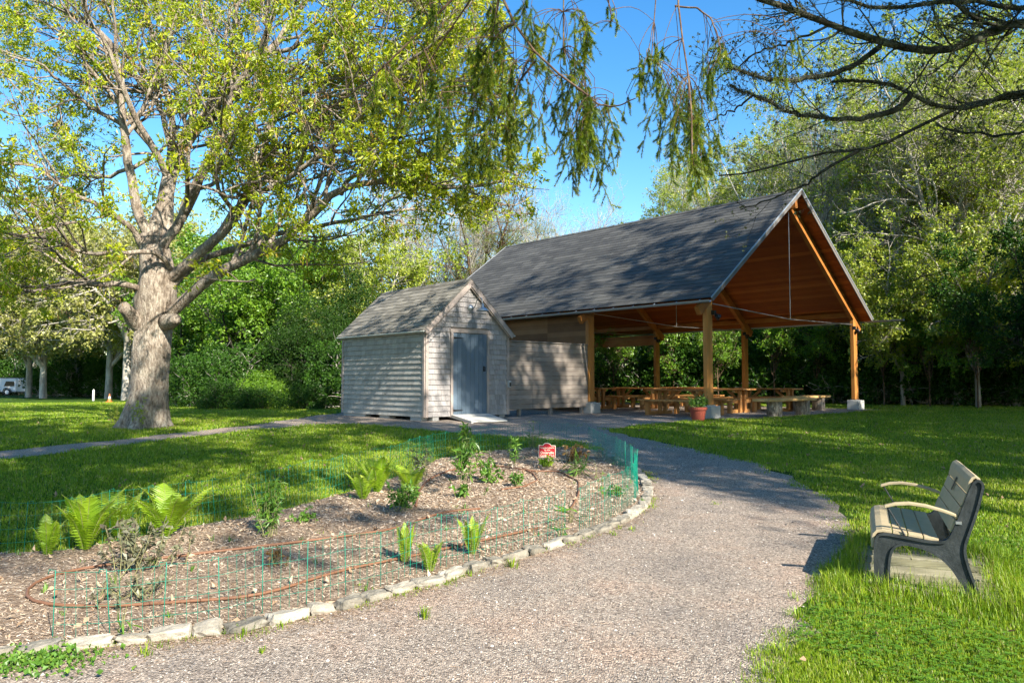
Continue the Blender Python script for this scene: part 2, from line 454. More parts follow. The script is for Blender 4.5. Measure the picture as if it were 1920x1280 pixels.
# ------------------------------------------------------------------ grass blades, clover, chips
def bed_z(x, y): return zt(x, y) + .006 + mnd(x, y)
def grass():
    rng = np.random.default_rng(11)
    n = 1250000
    d = 3.0 * np.exp(rng.random(n) * math.log(48 / 3.0)); a = rng.uniform(-.70, .70, n)
    x = d * np.sin(a) * 1.02; y = d * np.cos(a)
    padc = BO + BA * .33 + BB * .62
    pa = (x - padc[0]) * BA[0] + (y - padc[1]) * BA[1]; pb = (x - padc[0]) * BB[0] + (y - padc[1]) * BB[1]
    pad = (np.abs(pa) < .46 - .12 * rng.random(n) ** 3) & (np.abs(pb) < .66 - .35 * rng.random(n) ** 3)
    wv = .10 * np.sin(x * 3.1 + y * 2.3) + .07 * np.sin(x * 7.3 - y * 5.1) + .05 * np.sin(x * 13 + y * 11)
    jx, jy = x + rng.normal(size=n) * .07 + wv, y + rng.normal(size=n) * .07
    inside = inpoly(jx, jy, PATH) | inpoly(x + rng.normal(size=n) * .03, y + rng.normal(size=n) * .03, BED)
    q = np.stack([x - SHO[0], y - SHO[1]], 1); ss = q @ U[:2]; tt = q @ Vv[:2]
    shed = (ss > .05) & (ss < 4.1) & (tt > .05) & (tt < 2.85)
    k = ~(pad | inside | shed)
    x, y, d = x[k], y[k], d[k]; n = len(x)
    patch = sum(np.sin(x * u + y * v + p) for u, v, p in [(1.3, .7, 0), (-.8, 1.9, 2), (2.9, -1.7, 4), (4.1, 3.3, 1)]) / 4
    h = (.018 + .022 * rng.random(n) + .014 * np.clip(patch, 0, 1)) * np.clip(d / 9, 1, 1.6)
    # longer grass round the bench pad and at the edges
    pd = np.maximum(np.abs((x - padc[0]) * BA[0] + (y - padc[1]) * BA[1]) - .5, np.abs((x - padc[0]) * BB[0] + (y - padc[1]) * BB[1]) - .72)
    h += .17 * np.exp(-(np.clip(pd, 0, 9) / .20) ** 2) * rng.random(n)
    w = .0019 * np.maximum(1, d / 5) * (.7 + .6 * rng.random(n))
    az = rng.uniform(0, 6.283, n); lean = rng.normal(size=n) * .35 + .3
    dx, dy = np.cos(az), np.sin(az)
    z = zt(x, y)
    sx, sy = -dy * w, dx * w
    mid = np.stack([x + dx * lean * h * .35, y + dy * lean * h * .35, z + h * .6], 1)
    tip = np.stack([x + dx * lean * h * 1.1, y + dy * lean * h * 1.1, z + h * (1 - .25 * np.abs(lean))], 1)
    b = np.stack([x, y, z - .004], 1); s3 = np.stack([sx, sy, 0 * sx], 1)
    v = np.stack([b - s3, b + s3, mid + s3 * .8, mid - s3 * .8, tip], 1).reshape(-1, 3)
    o = np.arange(n)[:, None] * 5
    big = sum(np.sin(x * u + y * v + p) for u, v, p in [(.35, .5, 1), (-.6, .3, 3), (.9, -.8, 5)]) / 3
    tint = np.clip(.56 + .16 * patch + .14 * big + rng.normal(size=n) * .22, 0, .97)
    tint = np.where(rng.random(n) < .055, 1, tint)
    mb = MB(); mb.add(v, [o + np.array([[0, 1, 2, 3]]), o + np.array([[3, 2, 4]])], np.repeat(tint, 5))
    g = mb.build('grass_blades', M['blade'], smooth=False)
    tag(g, 'short green grass blades covering the lawn on both sides of the path', 'grass', kind='stuff')
    # clover in the near right lawn
    n = 20000
    x = rng.uniform(1.2, 5.5, n); y = rng.uniform(2.8, 7.5, n)
    k = ~inpoly(x, y, PATH) & (np.sin(x * 3 + 1) + np.sin(y * 2.7 + x) > .35)
    pa = (x - padc[0]) * BA[0] + (y - padc[1]) * BA[1]; pb = (x - padc[0]) * BB[0] + (y - padc[1]) * BB[1]
    k &= ~((np.abs(pa) < .5) & (np.abs(pb) < .7))
    x, y = x[k], y[k]; n = len(x)
    z = zt(x, y) + rng.uniform(.02, .055, n); r = rng.uniform(.008, .016, n); a0 = rng.uniform(0, 6.28, n)
    V = []
    for q in range(3):
        a = a0 + q * 2.094
        c = np.stack([x, y, z], 1); e = np.stack([np.cos(a), np.sin(a), .1 + 0 * a], 1); s = np.stack([-np.sin(a), np.cos(a), 0 * a], 1)
        rr = r[:, None]
        V.append(np.stack([c, c + e * rr * .8 + s * rr * .6, c + e * rr * 1.3, c + e * rr * .8 - s * rr * .6], 1))
    V = np.concatenate(V).reshape(-1, 3)
    mb = MB(); mb.add(V, [np.arange(len(V)).reshape(-1, 4)], np.repeat(rng.random(len(V) // 4), 4))
    tag(mb.build('clover_patch', M['clover']), 'low round clover leaves among the sunlit grass by the bench', 'clover', kind='stuff')

def chips():
    rng = np.random.default_rng(21)
    n = 150000
    x = rng.uniform(BED[:, 0].min(), BED[:, 0].max(), n); y = BED[:, 1].min() + (BED[:, 1].max() - BED[:, 1].min()) * rng.random(n) ** 1.3
    k = inpoly(x, y, BED); x, y = x[k], y[k]; n = len(x)
    L = rng.uniform(.008, .036, n) * np.clip(y / 6, .9, 1.6); w = rng.uniform(.002, .007, n) * np.clip(y / 6, .9, 1.6)
    a = rng.uniform(0, 3.14, n); tl = rng.normal(size=n) * .25
    d = np.stack([np.cos(a), np.sin(a), tl], 1) * L[:, None] / 2; s = np.stack([-np.sin(a), np.cos(a), rng.normal(size=n) * .4], 1) * w[:, None] / 2
    c = np.stack([x, y, bed_z(x, y) + rng.uniform(.002, .014, n)], 1)
    v = np.stack([c - d - s, c + d - s * .7, c + d + s * .6, c - d + s], 1).reshape(-1, 3)
    mb = MB(); mb.add(v, [np.arange(n * 4).reshape(-1, 4)], np.repeat(rng.beta(2, 1.6, n), 4))
    n = 1500; x = rng.uniform(BED[:, 0].min(), BED[:, 0].max(), n); y = rng.uniform(BED[:, 1].min(), BED[:, 1].max(), n); k = inpoly(x, y, BED); x, y = x[k], y[k]; n = len(x)
    C = np.stack([np.stack([x, y, bed_z(x, y) + .008], 1), np.stack([x, y, bed_z(x, y) + .018], 1)], 1)
    v, f, t = leafset(rng, C, n, .05, .6, .1, .004, 0, 1, along=0); mb.add(v, [f], t * .9)
    tag(mb.build('wood_chips', M['chip']), 'pale and brown wood chip mulch spread over the garden bed', 'mulch', kind='stuff')
    # pine needles, twigs and leaf litter on the path beside the stones
    n = 5000
    P = BED[:len(stone_px)]
    i = rng.integers(0, len(P) - 1, n); t = rng.random(n)[:, None]
    c = P[i] * (1 - t) + P[i + 1] * t; dd = unit(P[i + 1] - P[i]); nn = np.stack([dd[:, 1], -dd[:, 0], 0 * dd[:, 0]], 1)
    c = c + nn * (np.abs(rng.normal(size=(n, 1))) * .12 + .05)
    m_ = 2600
    cx = np.stack([rng.uniform(-3, 3, m_), rng.uniform(2.8, 11, m_), np.zeros(m_)], 1)
    cx = cx[inpoly(cx[:, 0], cx[:, 1], PATH)]
    c = np.vstack([c, cx]); n = len(c)
    L = rng.uniform(.015, .06, n); a = rng.uniform(0, 6.28, n); w = rng.uniform(.0015, .004, n)
    d = np.stack([np.cos(a), np.sin(a), 0 * a], 1) * L[:, None] / 2; s = np.stack([-np.sin(a), np.cos(a), .3 + 0 * a], 1) * w[:, None] / 2
    c[:, 2] = zt(c[:, 0], c[:, 1]) + .009 + rng.uniform(.003, .009, n)
    v = np.stack([c - d - s, c + d - s * .7, c + d + s * .6, c - d + s], 1).reshape(-1, 3)
    mb = MB(); mb.add(v, [np.arange(n * 4).reshape(-1, 4)], np.repeat(rng.random(n) * .55, 4))
    tag(mb.build('leaf_litter', M['chip']), 'brown pine needles and twigs scattered along the gravel path', 'litter', kind='stuff')

def pebbles():
    rng = np.random.default_rng(23); n = 16000
    d = 2.9 * np.exp(rng.random(n) * math.log(14 / 2.9)); a = rng.uniform(-.7, .7, n); x = d * np.sin(a); y = d * np.cos(a)
    k = inpoly(x, y, PATH); x, y, d = x[k], y[k], d[k]; n = len(x)
    r = rng.uniform(.003, .007, n) * np.where(rng.random(n) < .06, 1.8, 1) * np.maximum(1, d / 6)
    oc = np.array([[1, 0, 0], [0, 1, 0], [-1, 0, 0], [0, -1, 0], [0, 0, .7], [0, 0, -.7]], float)
    v = oc[None] * r[:, None, None] * rng.uniform(.7, 1.3, (n, 6, 1)); an = rng.uniform(0, 6.28, n); ca, sa = np.cos(an)[:, None], np.sin(an)[:, None]
    v = np.stack([v[..., 0] * ca - v[..., 1] * sa, v[..., 0] * sa + v[..., 1] * ca, v[..., 2]], -1)
    v = v + np.stack([x, y, zt(x, y) + .009 + r * .35], 1)[:, None]
    f = np.array([[0, 1, 4], [1, 2, 4], [2, 3, 4], [3, 0, 4], [1, 0, 5], [2, 1, 5], [3, 2, 5], [0, 3, 5]])
    mb = MB(); mb.add(v.reshape(-1, 3), [(np.arange(n)[:, None, None] * 6 + f[None]).reshape(-1, 3)], np.repeat(rng.random(n), 6))
    m = pm('pebble', [(0, (.09, .08, .075)), (.5, (.30, .26, .23)), (1, (.62, .56, .50))], 3, tint=1, noise_w=0, bump=0)
    tag(mb.build('loose_pebbles', m), 'loose small stones lying on the gravel path', 'gravel', kind='stuff')

# ------------------------------------------------------------------ garden: stones, fences, plants
def stones():
    rng = np.random.default_rng(31)
    P = BED[:len(stone_px)][:, :2]
    seg = np.r_[0, np.cumsum(np.linalg.norm(np.diff(P, axis=0), axis=1))]
    s = .0; i = 0; n_st = 0
    while s < seg[-1] - .1:
        L = rng.uniform(.16, .27); m = s + L / 2
        x = np.interp(m, seg, P[:, 0]); y = np.interp(m, seg, P[:, 1])
        x2 = np.interp(m + .05, seg, P[:, 0]); y2 = np.interp(m + .05, seg, P[:, 1])
        a = math.atan2(y2 - y, x2 - x) + rng.normal() * .09
        w, h = rng.uniform(.09, .13), rng.uniform(.07, .095)
        g = 5
        lin = np.linspace(-1, 1, g)
        vs = {}; V = []; Fs = []
        def vid(p):
            k = tuple(np.round(p, 4))
            if k not in vs: vs[k] = len(V); V.append(p)
            return vs[k]
        for ax in range(3):
            for sg in (-1, 1):
                for p_ in range(g - 1):
                    for q_ in range(g - 1):
                        c4 = []
                        for (aa, bb) in ((p_, q_), (p_ + 1, q_), (p_ + 1, q_ + 1), (p_, q_ + 1)):
                            v = [0, 0, 0]; v[ax] = sg; v[(ax + 1) % 3] = lin[aa]; v[(ax + 2) % 3] = lin[bb]
                            c4.append(vid(v))
                        Fs.append(c4 if sg > 0 else c4[::-1])
        V = np.array(V, float)
        r = np.linalg.norm(V, ord=9, axis=1, keepdims=True); V = V / r
        nz = sum(np.sin(V @ rng.normal(size=3) * 3.2 + rng.random() * 6) for _ in range(5))[:, None] * .06
        V = V * (1 + nz) + rng.normal(size=V.shape) * .026
        V[:, 0] += V[:, 2] * rng.normal() * .08
        V = V * np.array([L / 2 * .99, w / 2, h / 2])
        ca, sa = math.cos(a), math.sin(a)
        V = V @ np.array([[ca, sa, 0], [-sa, ca, 0], [0, 0, 1]])
        z = float(zt(x, y)) + h * .22
        V[:, 2] += V[:, 0] * 0
        mb = MB(); mb.add(V, [Fs], rng.random())
        o = mb.build('edging_stone', M['granite'], smooth=False)
        o.location = (x, y, z)
        o.rotation_euler = (rng.normal() * .10, rng.normal() * .08, 0)
        tag(o, 'rough pale granite block in the curved edging between garden bed and gravel path', 'stone', 'granite edging stones around the garden bed')
        s += L + rng.uniform(.004, .02); n_st += 1

def wire_fence(pts, H, label, seed, spread=.35, lean=.0):
    """folding border fence: stakes about every 0.35 m with a welded wire mesh between"""
    rng = np.random.default_rng(seed)
    P = np.array(pts)
    root = thing('wire_fence', P[0], label, 'fence', None)
    seg = np.r_[0, np.cumsum(np.linalg.norm(np.diff(P, axis=0), axis=1))]
    n = max(2, int(round(seg[-1] / spread)))
    tops = []; bots = []
    for i in range(n + 1):
        m = seg[-1] * i / n
        b = np.array([np.interp(m, seg, P[:, 0]), np.interp(m, seg, P[:, 1]), 0]) + np.r_[rng.normal(size=2) * .012, 0]
        b[2] = zt(b[0], b[1])
        tops.append(b + np.array([rng.normal() * .02 + lean, rng.normal() * .02, H + rng.normal() * .012])); bots.append(b)
    mesh = MB()
    for i in range(n + 1):
        st = MB(); hk = unit(tops[min(i + 1, n)] - tops[max(i - 1, 0)])
        st.tube([bots[i] - Z * .05, tops[i], tops[i] + Z * .004 - hk * .035, tops[i] - Z * .02 - hk * .04], .0026, 6)
        st.build('stake', M['greenwire'], root, smooth=True)
        if i == n: break
        a0, a1, b0, b1 = bots[i], tops[i], bots[i + 1], tops[i + 1]
        P2 = []
        for r in (.97, .74, .50, .26, .05):
            sag = -.006 * rng.random()
            P2.append([a0 + (a1 - a0) * r, (a0 + (a1 - a0) * r) * .5 + (b0 + (b1 - b0) * r) * .5 + Z * sag, b0 + (b1 - b0) * r])
        for q in range(1, 5):
            f = q / 5
            lo = a0 + (b0 - a0) * f; hi = a1 + (b1 - a1) * f
            P2.append([lo, (lo + hi) / 2, hi - Z * .008])
        v, f = tubes(np.array(P2), np.full((len(P2), 3), .00125), 4)
        mesh.add(v, [f])
    mesh.build('wire_mesh', M['greenwire'], root, smooth=True)
    return root

def frond(rng, base, az, L, W, arch, mb, k=26, mbs=None):
    """one arching fern frond with pinnae"""
    d = np.array([math.cos(az), math.sin(az), 0])
    s = np.linspace(0, 1, k)
    lean = arch
    r = base + np.outer(s * L * lean + (s ** 2.2) * L * lean * .8, d) + np.outer(L * (s - .22 * s ** 3), Z)
    T = unit(np.gradient(r, axis=0)); side = np.cross(d, Z)
    w = 1.25 * W * (.85 + .3 * rng.random(k)) * np.sin(np.clip(s * 1.05 + .05, 0, 1) * math.pi) ** .8 * (1 - .25 * s)
    ph = L / k * .9
    tw = rng.normal() * .2
    for sg in (-1, 1):
        dirp = unit(side * sg + T * .45 + d * .25 * rng.normal() + Z * tw * sg)
        p = r[1:]; dd = dirp[1:] * w[1:, None]; t = T[1:] * ph * .42
        v = np.stack([p - t, p + dd * .55 - t * .9 + rng.normal(size=p.shape) * .002, p + dd + Z * -.006, p + dd * .5 + t, p + t], 1)
        mb.add(v.reshape(-1, 3), [np.arange(len(p) * 5).reshape(-1, 5)], np.repeat(rng.random() * .5 + .5 * s[1:], 5))
    mbs.tube(r, np.linspace(.004, .001, k), 4)

def fern(pos, H, n, label, seed, spread=.28, W=.09, mat='fern', group=None):
    H *= 1.18; W *= 1.1; n = int(n * 1.3)
    rng = np.random.default_rng(seed)
    root = thing('fern', pos, label, 'fern', group)
    mb = MB(); ms = MB()
    for i in range(n):
        az = i * 2.4 + rng.normal() * .3
        frond(rng, np.array(pos) + np.array([math.cos(az), math.sin(az), 0]) * .02, az, H * rng.uniform(.7, 1.05), W * rng.uniform(.8, 1.2), spread * rng.uniform(.5, 1.4), mb, mbs=ms)
    mb.build('fronds', M[mat], root); ms.build('stalks', M['stalk'], root)

def herb(name, pos, H, R, nst, leafL, leafW, nl, mat, label, seed, cat='plant', up=.15, droop=.1, stalk='stalk', group=None, spread=.25, t0=.15):
    rng = np.random.default_rng(seed)
    root = thing(name, pos, label, cat, group)
    b = np.array(pos)[None] + np.c_[rng.normal(size=(nst, 2)) * R * .35, np.zeros(nst)]
    m = 6; C = np.empty((nst, m, 3)); C[:, 0] = b
    d = unit(np.c_[rng.normal(size=(nst, 2)) * spread, np.ones(nst)])
    L = H * rng.uniform(.6, 1.05, nst)
    for j in range(1, m):
        d = unit(d + rng.normal(size=(nst, 3)) * .1 + Z * up); C[:, j] = C[:, j - 1] + d * (L / (m - 1))[:, None]
    v, f = tubes(C, np.broadcast_to(np.linspace(.004, .0015, m), (nst, m)).copy(), 4)
    MB().add(v, [f], .5).build('stems', M[stalk], root)
    v, f, t = leafset(rng, C, nl, leafL, leafW, droop, .004, t0, 1, along=.25)
    MB().add(v, [f], t).build('leaves', M[mat], root)

def tuft(mb, rng, p, n, H, R, w=.003):
    for i in range(n):
        a = rng.uniform(0, 6.28); r = R * rng.random()
        b = np.array([p[0] + math.cos(a) * r, p[1] + math.sin(a) * r, p[2] - .003]); d = np.array([math.cos(a), math.sin(a), 0]); s = np.array([-d[1], d[0], 0]) * w
        h = H * rng.uniform(.5, 1); l = rng.uniform(.1, .6)
        mb.add(np.array([b - s, b + s, b + d * h * l * .4 + Z * h * .6 + s * .8, b + d * h * l * .4 + Z * h * .6 - s * .8, b + d * h * l + Z * h * (1 - .3 * l)]), [[[0, 1, 2, 3]], [[3, 2, 4]]], rng.random() * .9)

def garden():
    B = lambda px, py: (lambda g: np.array([g[0], g[1], float(bed_z(g[0], g[1]))]))(gp(px, py))
    stones()
    wire_fence([gp(*p) for p in [(102, 1207), (205, 1201), (305, 1190), (403, 1177), (492, 1156), (577, 1138), (652, 1122), (717, 1102), (778, 1084), (835, 1070), (930, 1048), (1010, 1028), (1060, 1012)]],
               .43, 'low green wire border fence in front of the mulch bed, along the stone edging', 41, .29)
    wire_fence([gp(*p) for p in [(1085, 1003), (1140, 980), (1180, 955), (1196, 932), (1192, 908), (1172, 888), (1140, 868), (1105, 852)]],
               .46, 'low green wire fence bunched at the far right curve of the garden bed', 42, .26)
    wire_fence([gp(*p) for p in [(1085, 846), (1030, 838), (960, 842), (890, 852), (820, 866), (740, 895), (650, 922), (545, 950), (470, 968), (395, 985), (330, 996), (262, 1008), (140, 1032), (75, 1040), (-40, 1048)]],
               .45, 'low green wire fence between the mulch bed and the left lawn', 43, .33)
    W = .11
    fern(B(160, 1035), .52, 13, 'largest dark green ostrich fern in the left corner of the bed', 51, .3, .1)
    fern(B(88, 1045), .36, 5, 'small upright fern at the far left end of the bed', 52, .2, .07)
    fern(B(222, 1010), .46, 9, 'yellow-green fern between the large dark fern and the bright broad fern', 53, .3, .09)
    fern(B(312, 1012), .50, 13, 'bright sunlit fern with broad fronds standing right of two others', 54, .34, .11)
    fern(B(708, 925), .50, 11, 'tallest fern of the pair beside the left lawn fence', 55, .3, .10)
    fern(B(681, 940), .36, 7, 'narrow fern standing just in front of the tallest middle fern', 56, .22, .08)
    fern(B(770, 925), .38, 9, 'fern topped by bright fronds above dark stems in mid bed', 57, .35, .09)
    fern(B(760, 1062), .34, 8, 'young narrow fern behind the front wire fence, leftmost of three', 58, .12, .035)
    fern(B(806, 1078), .26, 8, 'shortest bright yellow young fern next to the stone edging', 59, .18, .045)
    fern(B(886, 1048), .34, 10, 'young narrow fern behind the front wire fence, rightmost of three', 60, .15, .04)
    herb('tall_plant', B(502, 1010), .50, .12, 16, .075, .22, 330, 'herb', 'tall clump of upright stems with narrow pale green leaves', 61, up=.2)
    herb('dark_plant', B(262, 1075), .42, .3, 26, .05, .5, 420, 'greyleaf', 'dusky purple-stemmed plant behind the front fence below the ferns', 62, up=.05, spread=.5)
    herb('dark_plant', B(235, 1130), .17, .3, 24, .04, .45, 240, 'greyleaf', 'low dark creeping plant behind the front wire fence at left', 63, up=.0, spread=.9)
    herb('leafy_plant', B(755, 962), .30, .16, 14, .06, .5, 240, 'herb', 'dark bushy peony-like plant under the bright fern in mid bed', 64, spread=.4)
    herb('leafy_plant', B(870, 905), .55, .16, 9, .12, .22, 170, 'herb', 'tall lily-like plant with whorled narrow leaves before the shed', 65, up=.25)
    herb('leafy_plant', B(872, 868), .55, .10, 7, .13, .22, 110, 'herb', 'tallest whorled-leaf stem cluster at the back fence', 66, up=.3)
    herb('leafy_plant', B(910, 905), .35, .1, 7, .09, .28, 80, 'herb', 'short whorled-leaf plant just right of the tall lily-like plant', 67, up=.25)
    herb('leafy_plant', B(958, 880), .48, .07, 5, .09, .28, 80, 'herb', 'slim upright leafy stem left of the red sign', 68, up=.3)
    herb('leafy_plant', B(917, 910), .20, .10, 8, .08, .5, 60, 'herb', 'broad-leaved plant in the middle of the bed beside bare mulch', 69)
    herb('leafy_plant', B(862, 935), .18, .12, 8, .07, .5, 60, 'herb', 'small dark leafy plant alone in mid bed', 70)
    herb('leafy_plant', B(968, 918), .18, .16, 12, .06, .5, 100, 'herb', 'spreading light green plant beside the loop of drip hose', 71, spread=.5)
    herb('lime_plant', B(1023, 880), .13, .14, 18, .06, .5, 150, 'limeleaf', 'small bright lime green plant below the red sign', 72, spread=.6)
    herb('rust_plant', B(1078, 870), .30, .2, 14, .06, .5, 190, 'rustleaf', 'reddish brown leafed plant right of the red sign', 73, spread=.4)
    herb('strap_plant', B(1080, 893), .25, .12, 20, .20, .09, 60, 'herb', 'dark strap-leaved clump in front of the reddish plant', 74, spread=.4, t0=.0)
    herb('twiggy_shrub', B(787, 900), .42, .14, 14, .05, .35, 170, 'greyleaf', 'twiggy upright shrub with bare stem tips at the back fence', 75, up=.15, spread=.3)
    herb('grassy_plant', B(1000, 845), .30, .14, 22, .18, .07, 60, 'herb', 'grassy tuft left of the red sign near the back fence', 76, spread=.3)
    herb('grassy_plant', B(570, 985), .10, .14, 12, .05, .5, 70, 'herb', 'small low green weed right of the tall upright clump', 77, spread=.6)
    herb('seedling', B(510, 1072), .13, .12, 12, .04, .4, 80, 'rustleaf', 'small withered seedling in bare mulch behind front fence', 78, spread=.6)
    herb('strap_plant', B(230, 1198), .16, .05, 4, .14, .12, 7, 'herb', 'small sprout of strap leaves at the front stones on the left', 79, t0=0)
    herb('strap_plant', B(1070, 985), .20, .05, 5, .2, .12, 8, 'herb', 'iris-like sprout by the right end of the front fence', 80, t0=0)
    herb('strap_plant', B(1050, 1012), .14, .06, 7, .14, .12, 12, 'herb', 'pale strap-leaved sprout growing between edging stones', 81, t0=0)
    herb('strap_plant', B(1125, 905), .18, .06, 8, .16, .08, 14, 'herb', 'thin pale grass clump in the right part of the bed', 82, t0=0)
    herb('leafy_plant', B(1150, 935), .12, .25, 22, .05, .4, 120, 'herb', 'low scrubby growth inside the right curve of wire fence', 83, spread=.6)
    rng = np.random.default_rng(90); mb = MB()      # seedlings dotted over the mulch, litter leaves on the lawn
    for _ in range(150):
        g = BED[rng.integers(0, len(BED))] * 0; x, y = rng.uniform(BED[:, 0].min(), BED[:, 0].max()), rng.uniform(BED[:, 1].min(), BED[:, 1].max())
        if inpoly(np.array([x]), np.array([y]), BED)[0]: tuft(mb, rng, (x, y, float(bed_z(x, y))), rng.integers(3, 12), rng.uniform(.03, .10), .04, .004)
    tag(mb.build('bed_seedlings', M['herb']), 'tiny green seedlings dotted over the wood chip mulch', 'weeds', kind='stuff')
    n = 900; x = rng.uniform(-12, 9, n); y = rng.uniform(3, 20, n); k = ~(inpoly(x, y, BED) | inpoly(x, y, PATH)); x, y = x[k], y[k]; n = len(x)
    C = np.stack([np.stack([x, y, zt(x, y) + .03], 1), np.stack([x, y, zt(x, y) + .05], 1)], 1); v, f, t = leafset(rng, C, n, .05, .6, .1, .004, 0, 1, along=0)
    tag(MB().add(v, [f], t * .4).build('fallen_leaves', M['chip']), 'dry brown leaves lying here and there on the lawn', 'leaves', kind='stuff')
    # green weeds in the bed and path
    rng = np.random.default_rng(91); mb = MB()
    for px, py, n, H, R in [(455, 1190, 40, .07, .10), (530, 1178, 20, .05, .06), (490, 1225, 18, .05, .04), (795, 1160, 34, .09, .05), (960, 1065, 40, .09, .07), (880, 1080, 18, .05, .05),
                            (675, 1105, 20, .05, .06), (700, 1115, 20, .05, .05), (1185, 995, 24, .05, .08), (1150, 1003, 24, .05, .06), (300, 1215, 16, .05, .05), (270, 1228, 20, .06, .06),
                            (1090, 798, 60, .05, .5), (1000, 792, 50, .06, .4), (1215, 905, 30, .04, .12), (930, 1010, 40, .04, .2), (860, 955, 40, .05, .2), (600, 1000, 50, .05, .15),
                            (1340, 945, 24, .03, .1), (1545, 1090, 40, .09, .08), (1490, 1125, 20, .06, .06), (1160, 990, 30, .04, .1), (1470, 1230, 60, .07, .12), (1500, 1160, 60, .07, .12), (1560, 1075, 40, .07, .12), (1592, 1000, 40, .06, .14), (1540, 930, 40, .05, .2), (1440, 885, 40, .05, .3), (1350, 858, 40, .05, .3), (1260, 838, 40, .05, .4), (1440, 1270, 50, .06, .1), (740, 800, 60, .06, .4), (1180, 835, 24, .05, .2)]:
        g = gp(px, py); tuft(mb, rng, (g[0], g[1], g[2] + .008), n, H, R)
    tag(mb.build('grass_tufts', M['blade']), 'small grass tufts sprouting from the gravel and beside the stones', 'weeds', kind='stuff')
    rng = np.random.default_rng(92)   # broad-leaved weeds at bottom left corner
    n = 700; g0 = gp(75, 1245); x = g0[0] + rng.normal(size=n) * .17; y = g0[1] + rng.normal(size=n) * .09
    C = np.stack([np.stack([x, y, zt(x, y)], 1), np.stack([x, y, zt(x, y) + .05 * rng.random(n)], 1)], 1)
    v, f, t = leafset(rng, C, 900, .028, .8, 0, .01, .3)
    tag(MB().add(v, [f], t).build('ground_weeds', M['herb']), 'bright green broad-leaved weeds in front of the lower left stones', 'weeds', kind='stuff')
    # drip hoses
    mh = pm('hose', [(0, (.12, .055, .03)), (1, (.26, .13, .075))], 6, rough=.6, bump=0)
    def hose(px, label):
        p = np.array([B(*q) + Z * .02 for q in px]); p = resample(p, 60); p[:, 2] = bed_z(p[:, 0], p[:, 1]) + .016
        mb = MB(); mb.tube(p, .011, 8); tag(mb.build('drip_hose', mh, smooth=True), label, 'hose')
    hose([(1010, 998), (900, 1025), (780, 1052), (640, 1080), (480, 1130), (330, 1138), (200, 1148), (100, 1146), (52, 1142), (42, 1120), (75, 1095), (140, 1075), (300, 1055), (430, 1040), (600, 1020), (740, 1000), (830, 965), (900, 960)], 'long brown soaker hose looping around the left half of the bed')
    hose([(780, 955), (785, 925), (800, 905), (850, 885), (930, 880), (1000, 890), (1050, 888), (1085, 905), (1085, 935), (1070, 960)], 'brown hose curving through the back of the bed below the red sign')
    hose([(940, 925), (985, 920), (1008, 905), (1000, 893), (980, 885)], 'small loop of brown hose in mid bed beside the light green plant')
    # sign
    g = B(1026, 872); sc = g[1] / F
    root = thing('garden_sign', g, 'small red garden club sign with cream lettering standing in the mulch', 'sign')
    red = pm('sign_red', [(0, (.42, .012, .02)), (1, (.50, .02, .03))], 3, rough=.45, bump=0); cream = pm('sign_cream', [(0, (.75, .68, .52)), (1, (.8, .74, .6))], 3, rough=.5, bump=0)
    w, h = 31.5 * sc, 23 * sc; zc = at(1025, 846, g[1])[2] - g[2]
    def outline(k):
        p = [(-w / 2, -h / 2), (w / 2, -h / 2), (w / 2, h / 2)]
        p += [(w * .24 * math.cos(a), h / 2 + h * .2 * math.sin(a)) for a in np.linspace(.0, math.pi, 9)]
        p += [(-w / 2, h / 2)]
        p = np.array(p); return p * np.array([1 - k / w * 2, 1 - k / h * 2])
    tiltm = np.array([[1, 0], [-.03, 1]])
    def slab(k, y0, th, name, m):
        o = outline(k) @ tiltm.T
        mb = MB(); mb.prism([(g[0] + a, g[1] + y0, g[2] + zc + b) for a, b in o], (0, th, 0)); mb.build(name, m, root)
    slab(0, 0, .012, 'sign_border', cream); slab(.008, -.004, .0035, 'sign_face', red)
    st = MB(); st.tube([g + np.array([0, .02, -.05]), g + np.array([0, .02, zc])], .006, 8); st.build('stake', pm('rod', [(0, (.05, .03, .02)), (1, (.09, .06, .04))], 3), root)
    for s, y, size in (("This garden is cared for", .30, .155), ("by the", .13, .15), ("Osterville", -.10, .22), ("Garden Club", -.34, .22)):
        cu = bpy.data.curves.new('lettering', 'FONT'); cu.body = s; cu.size = size * h * 1.28; cu.align_x = 'CENTER'; cu.align_y = 'CENTER'; cu.extrude = .0008; cu.offset = .0004
        tmp = bpy.data.objects.new('t', cu); COL.objects.link(tmp)
        bpy.context.view_layer.update()
        me = bpy.data.meshes.new_from_object(tmp.evaluated_get(bpy.context.evaluated_depsgraph_get())); bpy.data.objects.remove(tmp)
        o = bpy.data.objects.new('lettering', me); COL.objects.link(o); me.materials.append(cream); o.parent = root
        o.location = (0, -.0055, zc + y * h); o.rotation_euler = (math.radians(90), 0, 0)
        o.scale = (min(1, w * .9 / max(o.dimensions[0], 1e-3)) if False else 1, 1, 1)
        wd = max(v.co.x for v in me.vertices) - min(v.co.x for v in me.vertices)
        if wd > w * .84: o.scale = (w * .84 / wd, 1, 1)

